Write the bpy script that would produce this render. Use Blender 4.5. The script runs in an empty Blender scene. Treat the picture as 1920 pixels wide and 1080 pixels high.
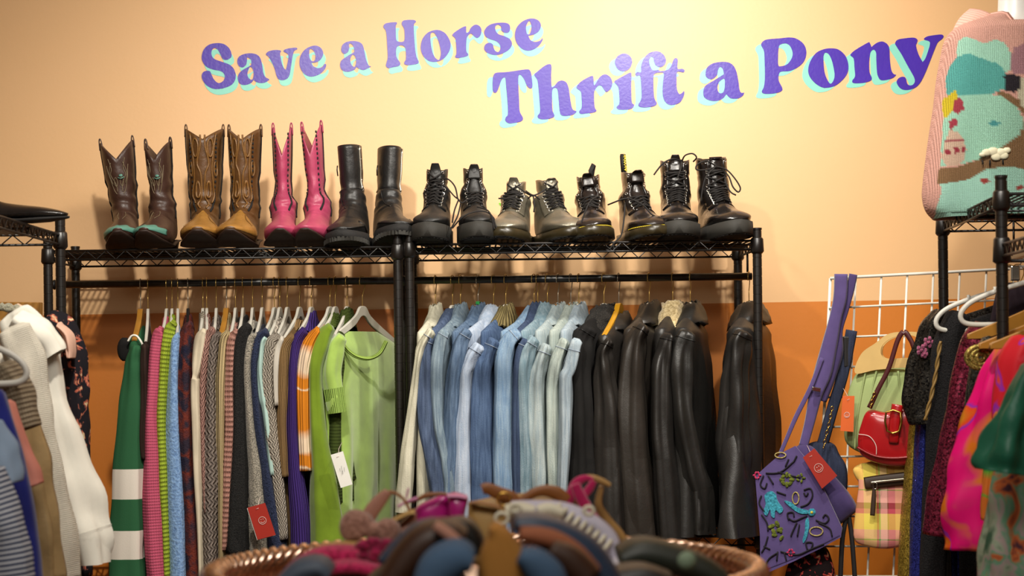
import bpy, math, random
from mathutils import Vector, Matrix
random.seed(7)
PI = math.pi
R = math.radians
# ------------------------------------------------------------------ camera, world, lights
F = 3350.0; VU, VV = 872.0, 670.0; CZ = 1.45; ROLL = R(0.7)
sc = bpy.context.scene
cd = bpy.data.cameras.new('camera'); cam = bpy.data.objects.new('camera', cd)
sc.collection.objects.link(cam); sc.camera = cam
cd.sensor_width = 36; cd.lens = F/1920*36
cd.shift_x = (960-VU)/1920; cd.shift_y = (VV-540)/1920
cd.clip_start = .05; cd.clip_end = 60
cd.dof.use_dof = True; cd.dof.focus_distance = 5.0; cd.dof.aperture_fstop = 4.6
cam.matrix_world = Matrix.Translation((0, 0, CZ)) @ Matrix.Rotation(ROLL, 4, 'Y') @ Matrix.Rotation(PI/2, 4, 'X')
w = bpy.data.worlds.new('world'); sc.world = w; w.use_nodes = True
w.node_tree.nodes['Background'].inputs[0].default_value = (1, .86, .70, 1)
w.node_tree.nodes['Background'].inputs[1].default_value = .12
def spot(name, loc, target, power, size, angle, blend=.6, col=(1, .93, .82)):
    l = bpy.data.lights.new(name, 'SPOT'); l.energy = power; l.shadow_soft_size = size
    l.spot_size = R(angle); l.spot_blend = blend; l.color = col
    o = bpy.data.objects.new(name, l); sc.collection.objects.link(o); o.location = loc
    o.rotation_euler = (Vector(target)-Vector(loc)).to_track_quat('-Z', 'Y').to_euler()
    return o
def area(name, loc, target, power, sx, sy, col=(1, .95, .87)):
    l = bpy.data.lights.new(name, 'AREA'); l.energy = power; l.shape = 'RECTANGLE'; l.size = sx; l.size_y = sy; l.color = col
    o = bpy.data.objects.new(name, l); sc.collection.objects.link(o); o.location = loc
    o.rotation_euler = (Vector(target)-Vector(loc)).to_track_quat('-Z', 'Y').to_euler()
    return o
spot('track_light', (.667, 4.20, 2.78), (.5, 5.42, 2.0), 84, .06, 165, .9, (1, .95, .87))
spot('track_light_left', (-.45, 2.95, 3.0), (-.5, 4.9, 1.3), 190, .05, 84, 1.0)
spot('track_light_right', (.8, 2.85, 3.0), (.75, 4.9, 1.2), 125, .05, 76, 1.0)
area('ceiling_panel_light', (.1, 2.6, 3.05), (.1, 4.6, 1.2), 14, .9, .35)
area('ceiling_panel_light_front', (-.3, .6, 3.05), (0, 3.5, 1.0), 30, 1.2, .6)
sc.view_settings.view_transform = 'Standard'; sc.view_settings.look = 'None'
sc.view_settings.exposure = 0.0; sc.view_settings.gamma = 1; sc.view_settings.use_curve_mapping = False

# ------------------------------------------------------------------ helpers
cr, sr = math.cos(ROLL), math.sin(ROLL)
def P(u, v, Y):
    du, dv = (u-VU), (VV-v)
    return Vector(((du*cr+dv*sr)/F*Y, Y, CZ+(-du*sr+dv*cr)/F*Y))
def PX(p):
    x = p.x/p.y*F; z = (p.z-CZ)/p.y*F
    return VU+x*cr-z*sr, VV-(x*sr+z*cr)
def lin(c):
    if isinstance(c, str):
        c = [int(c[i:i+2], 16)/255 for i in (0, 2, 4)]
    return tuple((x/12.92 if x <= .04045 else ((x+.055)/1.055)**2.4) for x in c)+(1,)
C = sc.collection
def tagit(o, label, cat, group=None, kind=None):
    o['label'] = label; o['category'] = cat
    if group: o['group'] = group
    if kind: o['kind'] = kind
    return o
def thing(name, label, cat, loc=(0, 0, 0), rz=0, group=None):
    o = bpy.data.objects.new(name, None); C.objects.link(o); o.location = loc; o.rotation_euler = (0, 0, rz)
    o.empty_display_size = .05
    return tagit(o, label, cat, group)
def loc_of(root, p):
    return (Matrix.Translation(root.location) @ root.rotation_euler.to_matrix().to_4x4()).inverted() @ Vector(p)
def crom(pts, n=6, closed=False):
    """Catmull-Rom through tuples of any length; doubled points make corners"""
    N = len(pts); out = []
    rng = range(N if closed else N-1)
    for i in rng:
        if closed: a, b, c, d = pts[(i-1) % N], pts[i], pts[(i+1) % N], pts[(i+2) % N]
        else: a, b, c, d = pts[max(i-1, 0)], pts[i], pts[i+1], pts[min(i+2, N-1)]
        if tuple(b) == tuple(c): continue
        for k in range(n):
            t = k/n; t2 = t*t; t3 = t2*t
            out.append(tuple(.5*(2*b[q]+(c[q]-a[q])*t+(2*a[q]-5*b[q]+4*c[q]-d[q])*t2+(3*b[q]-a[q]-3*c[q]+d[q])*t3) for q in range(len(b))))
    if not closed: out.append(tuple(pts[-1]))
    return out
def sg(x, p): return math.copysign(abs(x)**p, x)

class MB:
    def __init__(s): s.v = []; s.f = []; s.uv = []; s.m = []
    def add(s, vs, fs, uvs=None, mi=0):
        o = len(s.v); s.v += [tuple(x) for x in vs]
        for k, f in enumerate(fs):
            s.f.append([i+o for i in f]); s.m.append(mi)
            s.uv.append(uvs[k] if uvs else [(0, 0)]*len(f))
        return s
    def box(s, c, d, rot=None, mi=0, bevel=0):
        x, y, z = [q/2 for q in d]
        vs = [Vector((a*x, b*y, e*z)) for a in (-1, 1) for b in (-1, 1) for e in (-1, 1)]
        if rot: vs = [rot @ q for q in vs]
        c = Vector(c); vs = [q+c for q in vs]
        return s.add(vs, [(0, 1, 3, 2), (4, 6, 7, 5), (0, 4, 5, 1), (2, 3, 7, 6), (0, 2, 6, 4), (1, 5, 7, 3)], mi=mi)
    def rings(s, rs, cap0=True, cap1=True, closed=True, mi=0, uvs=None):
        n = len(rs[0]); vs = [q for r in rs for q in r]; fs = []; uv = []
        per = sum((Vector(rs[len(rs)//2][j])-Vector(rs[len(rs)//2][j-1])).length for j in range(n))
        L = [0]
        for i in range(1, len(rs)): L.append(L[-1]+(Vector(rs[i][0])-Vector(rs[i-1][0])).length)
        m = n if closed else n-1
        for i in range(len(rs)-1):
            for j in range(m):
                k = (j+1) % n
                fs.append((i*n+j, i*n+k, (i+1)*n+k, (i+1)*n+j))
                u0, u1 = per*j/n, per*(j+1)/n
                uv.append([(u0, L[i]), (u1, L[i]), (u1, L[i+1]), (u0, L[i+1])])
        if cap0:
            c = sum((Vector(q) for q in rs[0]), Vector())/n; vs.append(c); a = len(vs)-1
            for j in range(m): fs.append(((j+1) % n, j, a)); uv.append([(per*(j+1)/n, 0), (per*j/n, 0), (per*j/n, -.005)])
        if cap1:
            c = sum((Vector(q) for q in rs[-1]), Vector())/n; vs.append(c); a = len(vs)-1; o = (len(rs)-1)*n
            for j in range(m): fs.append((o+j, o+(j+1) % n, a)); uv.append([(per*j/n, L[-1]), (per*(j+1)/n, L[-1]), (per*j/n, L[-1]+.005)])
        return s.add(vs, fs, uv, mi)
    def tube(s, pts, r, n=8, closed=False, side=None, flat=1.0, mi=0, cap=True):
        """sweep; r number or list; flat = ratio of thickness to width when side vector is given"""
        pts = [Vector(p) for p in pts]; N = len(pts); rs = []
        if not hasattr(r, '__len__'): r = [r]*N
        up = None
        for i in range(N):
            if closed: t = pts[(i+1) % N]-pts[i-1]
            else: t = pts[min(i+1, N-1)]-pts[max(i-1, 0)]
            if t.length < 1e-9: t = Vector((0, 0, 1))
            t.normalize()
            if side is not None:
                a = Vector(side[i] if hasattr(side[0], '__len__') else side); a = a-t*a.dot(t)
                if a.length < 1e-6: a = t.orthogonal()
            else:
                a = (t.orthogonal() if up is None else up-t*up.dot(t))
                if a.length < 1e-6: a = t.orthogonal()
            a.normalize(); up = a; b = t.cross(a)
            rs.append([pts[i]+a*(r[i]*math.cos(2*PI*k/n))+b*(r[i]*flat*math.sin(2*PI*k/n)) for k in range(n)])
        if closed: rs.append(rs[0]); return s.rings(rs, False, False, mi=mi)
        return s.rings(rs, cap, cap, mi=mi)
    def lathe(s, c, prof, n=16, mi=0, cap=True):
        c = Vector(c)
        return s.rings([[c+Vector((r*math.cos(2*PI*k/n), r*math.sin(2*PI*k/n), z)) for k in range(n)] for r, z in prof], cap, cap, mi=mi)
    def ball(s, c, rx, ry=None, rz=None, n=10, mi=0, rot=None):
        ry = ry or rx; rz = rz or rx; c = Vector(c); rs = []
        for i in range(1, n):
            a = PI*i/n; q = []
            for k in range(n+2):
                p = Vector((rx*math.sin(a)*math.cos(2*PI*k/(n+2)), ry*math.sin(a)*math.sin(2*PI*k/(n+2)), rz*math.cos(a)))
                q.append(c+(rot @ p if rot else p))
            rs.append(q)
        return s.rings(rs, mi=mi)
    def build(s, name, mats, parent=None, smooth=True, solid=0, sub=0, bev=0):
        me = bpy.data.meshes.new(name); me.from_pydata(s.v, [], s.f)
        ul = me.uv_layers.new(name='UVMap'); flat = []
        for uv in s.uv:
            for a in uv: flat += a
        ul.data.foreach_set('uv', flat)
        if not isinstance(mats, (list, tuple)): mats = [mats]
        for m in mats: me.materials.append(m)
        me.polygons.foreach_set('material_index', s.m)
        me.polygons.foreach_set('use_smooth', [smooth]*len(s.f))
        me.update()
        o = bpy.data.objects.new(name, me); C.objects.link(o)
        if parent: o.parent = parent
        if solid:
            m = o.modifiers.new('solid', 'SOLIDIFY'); m.thickness = solid; m.offset = -1
        if bev:
            m = o.modifiers.new('bevel', 'BEVEL'); m.width = bev; m.segments = 2; m.limit_method = 'ANGLE'
        if sub:
            m = o.modifiers.new('sub', 'SUBSURF'); m.levels = sub; m.render_levels = sub
        return o
def plate(name, loops, th, mat, parent=None, M=None, bev=0):
    """filled 2D outline (list of loops) extruded by th; M maps (x,y,z)->wanted space"""
    cu = bpy.data.curves.new(name, 'CURVE'); cu.dimensions = '2D'; cu.fill_mode = 'BOTH'; cu.extrude = th/2
    if bev: cu.bevel_depth = bev; cu.bevel_resolution = 1
    for lp in loops:
        sp = cu.splines.new('POLY'); sp.points.add(len(lp)-1)
        for i, p in enumerate(lp): sp.points[i].co = (p[0], p[1], 0, 1)
        sp.use_cyclic_u = True
    t = bpy.data.objects.new('tmp', cu); C.objects.link(t)
    dg = bpy.context.evaluated_depsgraph_get(); dg.update()
    me = bpy.data.meshes.new_from_object(t.evaluated_get(dg)); bpy.data.objects.remove(t)
    me.name = name
    if M is not None:
        if callable(M):
            for v in me.vertices: v.co = M(v.co)
        else: me.transform(M)
    me.materials.clear(); me.materials.append(mat)
    o = bpy.data.objects.new(name, me); C.objects.link(o)
    if parent: o.parent = parent
    return o

# ------------------------------------------------------------------ materials
def newmat(name):
    m = bpy.data.materials.new(name); m.use_nodes = True; nt = m.node_tree
    return m, nt, nt.nodes['Principled BSDF']
def nd(nt, t, **k):
    n = nt.nodes.new(t)
    for a, b in k.items():
        if a in n.inputs.keys(): n.inputs[a].default_value = b
        else: setattr(n, a, b)
    return n
def mixc(nt, fac, a, b):
    n = nt.nodes.new('ShaderNodeMix'); n.data_type = 'RGBA'
    for i, x in ((0, fac), (6, a), (7, b)):
        if hasattr(x, 'links'): nt.links.new(x, n.inputs[i])
        else: n.inputs[i].default_value = x
    return n.outputs[2]
def ramp(nt, src, stops, interp='LINEAR'):
    n = nt.nodes.new('ShaderNodeValToRGB'); n.color_ramp.interpolation = interp
    e = n.color_ramp.elements
    while len(e) < len(stops): e.new(.5)
    for i, (p, c) in enumerate(stops):
        e[i].position = p; e[i].color = c if len(c) == 4 else tuple(c)+(1,)
    nt.links.new(src, n.inputs[0]); return n.outputs[0]
def bump(nt, b, h, strength, dist=.002):
    n = nd(nt, 'ShaderNodeBump'); n.inputs['Strength'].default_value = strength; n.inputs['Distance'].default_value = dist
    nt.links.new(h, n.inputs['Height']); nt.links.new(n.outputs[0], b.inputs['Normal'])
def simple(name, col, rough=.5, metal=0, bumps=0, bscale=200, spec=.5, coat=0, var=0):
    m, nt, b = newmat(name)
    b.inputs['Base Color'].default_value = lin(col); b.inputs['Roughness'].default_value = rough
    b.inputs['Metallic'].default_value = metal; b.inputs['Specular IOR Level'].default_value = spec
    b.inputs['Coat Weight'].default_value = coat
    tc = nd(nt, 'ShaderNodeTexCoord'); nz = nd(nt, 'ShaderNodeTexNoise', Scale=bscale, Detail=4.0)
    nt.links.new(tc.outputs['Object'], nz.inputs['Vector'])
    if bumps: bump(nt, b, nz.outputs[0], bumps, .001)
    v = var or .06
    n2 = nd(nt, 'ShaderNodeTexNoise', Scale=14.0, Detail=5.0); nt.links.new(tc.outputs['Object'], n2.inputs['Vector'])
    c = lin(col); d = tuple(x*(1-2.2*v) for x in c[:3])+(1,); e = tuple(min(1, x*(1+v)) for x in c[:3])+(1,)
    nt.links.new(mixc(nt, n2.outputs[0], d, e), b.inputs['Base Color'])
    return m
_fc = {}
def fabric(kind, col, col2=None, scale=1.0):
    key = (kind, col, col2, scale)
    if key in _fc: return _fc[key]
    m, nt, b = newmat('fabric_'+kind); L = nt.links.new
    b.inputs['Roughness'].default_value = .9; b.inputs['Specular IOR Level'].default_value = .2
    c1 = lin(col); dk = tuple(x*.55 for x in c1[:3])+(1,); lt = tuple(min(1, x*1.15+.01) for x in c1[:3])+(1,)
    c2 = lin(col2) if col2 else dk
    tc = nd(nt, 'ShaderNodeTexCoord'); uv = tc.outputs['UV']; ob = tc.outputs['Object']
    nz = nd(nt, 'ShaderNodeTexNoise', Scale=18.0*scale, Detail=6.0); L(ob, nz.inputs['Vector'])
    fine = nd(nt, 'ShaderNodeTexNoise', Scale=420.0, Detail=2.0); L(ob, fine.inputs['Vector'])
    def sep(src):
        s = nd(nt, 'ShaderNodeSeparateXYZ'); L(src, s.inputs[0]); return s.outputs
    def mth(op, a, bb=None):
        n = nt.nodes.new('ShaderNodeMath'); n.operation = op
        for i, x in enumerate((a, bb)):
            if x is None: continue
            if hasattr(x, 'links'): L(x, n.inputs[i])
            else: n.inputs[i].default_value = x
        return n.outputs[0]
    if kind in ('knit', 'chunky', 'bubble', 'lace'):
        f = {'knit': 1.0, 'chunky': .5, 'bubble': .6, 'lace': .8}[kind]*scale
        s = sep(uv); a = mth('SINE', mth('MULTIPLY', s[0], 900*f)); c = mth('SINE', mth('ADD', mth('MULTIPLY', s[1], 700*f), mth('MULTIPLY', mth('ABSOLUTE', a), 2.0)))
        h = mth('ADD', mth('MULTIPLY', a, .5), c); h = mth('ADD', h, mth('MULTIPLY', nz.outputs[0], 1.2))
        fac = mth('MULTIPLY', mth('ADD', h, 1.3), .33)
        L(mixc(nt, fac, c2 if col2 else dk, lt), b.inputs['Base Color']); bump(nt, b, h, .5 if kind == 'knit' else .8, .002 if kind == 'knit' else .004)
    elif kind == 'rib':
        s = sep(uv); a = mth('SINE', mth('MULTIPLY', s[0], 620*scale)); h = mth('ADD', a, mth('MULTIPLY', fine.outputs[0], .5))
        L(mixc(nt, mth('MULTIPLY', mth('ADD', h, 1.0), .42), dk, lt), b.inputs['Base Color']); bump(nt, b, h, .7, .003)
    elif kind == 'cable':
        s = sep(uv); x = mth('MULTIPLY', s[0], 420*scale); y = mth('MULTIPLY', s[1], 300*scale)
        h = mth('SINE', mth('ADD', x, mth('MULTIPLY', mth('SINE', y), 1.6))); h2 = mth('ADD', h, mth('MULTIPLY', fine.outputs[0], .8))
        L(mixc(nt, mth('MULTIPLY', mth('ADD', h2, 1.0), .4), dk, lt), b.inputs['Base Color']); bump(nt, b, h2, .8, .004)
    elif kind in ('fuzzy', 'tweed'):
        n2 = nd(nt, 'ShaderNodeTexNoise', Scale=(150.0 if kind == 'fuzzy' else 330.0), Detail=5.0); L(ob, n2.inputs['Vector'])
        r = ramp(nt, n2.outputs[0], [(.3, c2), (.68, lt)]); L(r, b.inputs['Base Color'])
        b.inputs['Sheen Weight'].default_value = .25*min(1, max(c1[:3])*3); bump(nt, b, n2.outputs[0], .9, .004)
    elif kind == 'denim':
        st = nd(nt, 'ShaderNodeMapping'); st.inputs['Scale'].default_value = (55, 55, 4); L(ob, st.inputs[0])
        n2 = nd(nt, 'ShaderNodeTexNoise', Scale=3.0, Detail=6.0); L(st.outputs[0], n2.inputs['Vector'])
        k = mixc(nt, ramp(nt, n2.outputs[0], [(.32, (0, 0, 0)), (.72, (1, 1, 1))]), c1, c2 if col2 else lt)
        k2 = mixc(nt, ramp(nt, fine.outputs[0], [(.4, (0, 0, 0)), (.7, (.35,)*3)]), k, lt)
        n4 = nd(nt, 'ShaderNodeTexNoise', Scale=9.0, Detail=3.0); L(ob, n4.inputs['Vector'])
        k3 = mixc(nt, ramp(nt, n4.outputs[0], [(.35, (.55,)*3), (.6, (0, 0, 0))]), k2, dk)
        L(k3, b.inputs['Base Color']); bump(nt, b, mth('ADD', fine.outputs[0], mth('MULTIPLY', n2.outputs[0], 1.5)), .5, .002)
    elif kind == 'leather':
        b.inputs['Roughness'].default_value = .42; b.inputs['Specular IOR Level'].default_value = .5
        n2 = nd(nt, 'ShaderNodeTexNoise', Scale=26.0*scale, Detail=7.0); L(ob, n2.inputs['Vector'])
        L(mixc(nt, nz.outputs[0], dk, lt), b.inputs['Base Color'])
        bump(nt, b, mth('ADD', mth('MULTIPLY', fine.outputs[0], .15), n2.outputs[0]), .35, .006)
    elif kind == 'velvet':
        L(mixc(nt, nz.outputs[0], dk, lt), b.inputs['Base Color']); b.inputs['Sheen Weight'].default_value = .6*min(1, max(c1[:3])*2)
        bump(nt, b, fine.outputs[0], .2, .001)
    elif kind == 'satin':
        b.inputs['Roughness'].default_value = .45; b.inputs['Specular IOR Level'].default_value = .4
        L(mixc(nt, nz.outputs[0], dk, lt), b.inputs['Base Color']); bump(nt, b, nz.outputs[0], .4, .01)
    elif kind == 'sequin':
        vo = nd(nt, 'ShaderNodeTexVoronoi', Scale=260.0*scale); L(ob, vo.inputs['Vector'])
        L(mixc(nt, sep(vo.outputs['Color'])[0], dk, c2 if col2 else lt), b.inputs['Base Color'])
        b.inputs['Metallic'].default_value = .55
        L(ramp(nt, sep(vo.outputs['Color'])[1], [(.0, (.12,)*3), (1, (.6,)*3)]), b.inputs['Roughness'])
        bump(nt, b, sep(vo.outputs['Color'])[2], .9, .004)
    elif kind == 'mohair':
        L(ramp(nt, nz.outputs[0], [(.38, c1), (.52, c2), (.6, c1), (.7, lin('1c1c30'))]), b.inputs['Base Color'])
        n2 = nd(nt, 'ShaderNodeTexNoise', Scale=230.0, Detail=5.0); L(ob, n2.inputs['Vector']); bump(nt, b, n2.outputs[0], .9, .004)
    elif kind == 'tiedye':
        s = sep(uv); x = mth('ADD', mth('MULTIPLY', s[1], 1.0), mth('MULTIPLY', nz.outputs[0], .05))
        L(ramp(nt, mth('FRACT', mth('MULTIPLY', x, 4.6)), [(0, c1), (.40, c1), (.5, c2), (.66, c2), (.74, c1), (.87, c1), (.90, c2), (.93, c1), (1, c1)]), b.inputs['Base Color'])
        bump(nt, b, mth('SINE', mth('MULTIPLY', s[0], 600)), .6, .003)
    elif kind == 'stripes':
        s = sep(uv); L(ramp(nt, mth('FRACT', mth('MULTIPLY', s[1], 90*scale)), [(0, c1), (.5, c1), (.52, c2), (1, c2)], 'CONSTANT'), b.inputs['Base Color'])
    elif kind == 'jersey':
        pos = sep(ob)[2]
        x = mth('MULTIPLY', mth('ADD', pos, .95), 1.0)
        g, wh = c1, c2
        e = JERSEY
        st = [(0, g)]; cur = wh
        for z in e: st.append((z+.95, cur)); cur = g if cur == wh else wh
        L(ramp(nt, x, st, 'CONSTANT'), b.inputs['Base Color']); bump(nt, b, fine.outputs[0], .3, .001)
    elif kind == 'splash':
        n2 = nd(nt, 'ShaderNodeTexNoise', Scale=6.5*scale, Detail=2.0, Distortion=1.2); L(ob, n2.inputs['Vector'])
        b.inputs['Roughness'].default_value = .5
        L(ramp(nt, n2.outputs[0], [(0, lin('ba2c18')), (.36, lin('c86a18')), (.44, c2), (.47, c1), (.60, c1), (.63, lin('8a2aa8')), (.66, lin('d8401c')), (.75, lin('c07818'))], 'LINEAR'), b.inputs['Base Color'])
    elif kind == 'floral':
        n2 = nd(nt, 'ShaderNodeTexNoise', Scale=22.0*scale, Detail=2.0, Distortion=.6); L(ob, n2.inputs['Vector'])
        L(ramp(nt, n2.outputs[0], [(.0, c1), (.56, c1), (.585, c2), (.64, lin('b05a44')), (.7, lin('c8b890'))]), b.inputs['Base Color'])
    elif kind == 'camo':
        n2 = nd(nt, 'ShaderNodeTexNoise', Scale=13.0*scale, Detail=3.0, Distortion=.8); L(ob, n2.inputs['Vector'])
        L(ramp(nt, n2.outputs[0], [(.3, lin('40604a')), (.42, lin('9aa890')), (.5, lin('b09a98')), (.57, lin('68a080')), (.63, lin('c86838')), (.7, lin('50303a'))]), b.inputs['Base Color'])
    elif kind == 'plaid':
        s = sep(ob)
        a = ramp(nt, mth('FRACT', mth('MULTIPLY', s[0], 9.5)), [(0, lin('c23a56')), (.16, lin('e8a070')), (.42, lin('f0d868')), (.72, lin('c86048')), (.77, lin('58a050')), (.81, lin('f0b8a8')), (.97, lin('8a4a30'))], 'CONSTANT')
        c = ramp(nt, mth('FRACT', mth('MULTIPLY', s[2], 7.5)), [(0, lin('6a4030')), (.12, lin('f0a8a0')), (.36, lin('58a858')), (.39, lin('f0b0a0')), (.58, lin('f4e060')), (.9, lin('c8606a'))], 'CONSTANT')
        L(mixc(nt, .5, a, c), b.inputs['Base Color']); bump(nt, b, fine.outputs[0], .2, .001)
    else:
        L(mixc(nt, nz.outputs[0], tuple(x*.85 for x in c1[:3])+(1,), lt), b.inputs['Base Color']); bump(nt, b, fine.outputs[0], .3, .001)
    _fc[key] = m
    return m
JERSEY = [-.765, -.685, -.60, -.52]
M = {}
M['black_metal'] = simple('black_epoxy_metal', '15110e', .38, 0, .15, 300, .6)
M['wire'] = simple('black_wire', '14110f', .4, 0, 0, 100, .6)
M['steel'] = simple('steel_hook', 'b0a898', .3, .9)
M['goldwire'] = simple('gold_wire', 'c8a860', .3, .9)
M['plastic_white'] = simple('white_plastic', 'cfccc2', .45)
M['plastic_grey'] = simple('grey_plastic', 'c8c4b8', .5)
M['plastic_black'] = simple('black_plastic', '141214', .5)
M['wood'] = simple('hanger_wood', 'b07a2c', .4, 0, .1, 60, .5, .2, .18)
M['wood_dark'] = simple('dark_hanger_wood', '8a5a26', .4, 0, .1, 60, .5, .2, .18)
M['purple_paint'] = simple('purple_wall_paint', '4a2cae', .36, 0, .35, 110, .5)
M['mint_paint'] = simple('mint_wall_paint', '8fe0cc', .42, 0, .2, 110, .5)
M['white_wire'] = simple('white_coated_wire', 'e0dcd0', .4)
M['lace'] = simple('black_lace', '15110f', .8)
M['eyelet'] = simple('eyelet_metal', 'c8c4bc', .2, 1)
M['rubber'] = simple('black_rubber', '26241f', .75, 0, .5, 500)
M['rubber_dark'] = simple('dark_rubber', '12100f', .8, 0, .5, 300)
M['olive_rubber'] = simple('olive_translucent_rubber', '2e2716', .35, 0, .1, 300)
M['yellow'] = simple('yellow_thread', 'd8c030', .6)
M['red_tag'] = simple('red_card', 'a02414', .5)
M['orange_tag'] = simple('orange_card', 'd8601c', .6)
M['white_card'] = simple('white_card', 'e6e4dc', .6)
M['white_ink'] = simple('white_ink', 'e8d0c8', .6)
M['copper'] = simple('copper', 'e6c6b0', .2, 1, .3, 40)
M['gold'] = simple('gold_metal', 'd0a850', .25, 1)
# ------------------------------------------------------------------ room
WY = 5.42
def struct(o): o['kind'] = 'structure'; return o
a = P(200, 589, WY); b = P(1720, 562, WY); sl = (b.z-a.z)/(b.x-a.x); z0 = a.z-sl*a.x
m, nt, bs = newmat('two_tone_wall_paint'); L = nt.links.new
tc = nd(nt, 'ShaderNodeTexCoord'); sx = nd(nt, 'ShaderNodeSeparateXYZ'); L(tc.outputs['Object'], sx.inputs[0])
mu = nd(nt, 'ShaderNodeMath', operation='MULTIPLY'); L(sx.outputs[0], mu.inputs[0]); mu.inputs[1].default_value = -sl
ad = nd(nt, 'ShaderNodeMath', operation='ADD'); L(sx.outputs[2], ad.inputs[0]); L(mu.outputs[0], ad.inputs[1])
gt = nd(nt, 'ShaderNodeMath', operation='GREATER_THAN'); L(ad.outputs[0], gt.inputs[0]); gt.inputs[1].default_value = z0
nz = nd(nt, 'ShaderNodeTexNoise', Scale=3.0, Detail=4.0); L(tc.outputs['Object'], nz.inputs['Vector'])
up = mixc(nt, nz.outputs[0], lin('eabb82'), lin('eec08c')); lo = mixc(nt, nz.outputs[0], lin('cc7414'), lin('d47c1a'))
L(mixc(nt, gt.outputs[0], lo, up), bs.inputs['Base Color']); bs.inputs['Roughness'].default_value = .52; bs.inputs['Specular IOR Level'].default_value = .75
n2 = nd(nt, 'ShaderNodeTexNoise', Scale=90.0, Detail=5.0); L(tc.outputs['Object'], n2.inputs['Vector']); bump(nt, bs, n2.outputs[0], .12, .002)
WALL = m
plain = simple('pale_wall_paint', 'c8a070', .7, 0, .1, 90)
struct(MB().box((0, WY+.06, 1.6), (8, .12, 3.4)).build('wall_back', WALL, smooth=False))
struct(MB().box((-3.4, 2.0, 1.6), (.12, 6.72, 3.4)).build('wall_left', plain, smooth=False))
struct(MB().box((3.4, 2.0, 1.6), (.12, 6.72, 3.4)).build('wall_right', plain, smooth=False))
struct(MB().box((0, 2.0, -.05), (8, 7.2, .1)).build('floor', simple('wood_floor', '6e5138', .5, 0, .1, 20, .5, 0, .2), smooth=False))
struct(MB().box((0, 2.0, 3.35), (8, 7.2, .1)).build('ceiling', simple('white_ceiling', 'e0dcd4', .8), smooth=False))

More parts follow.
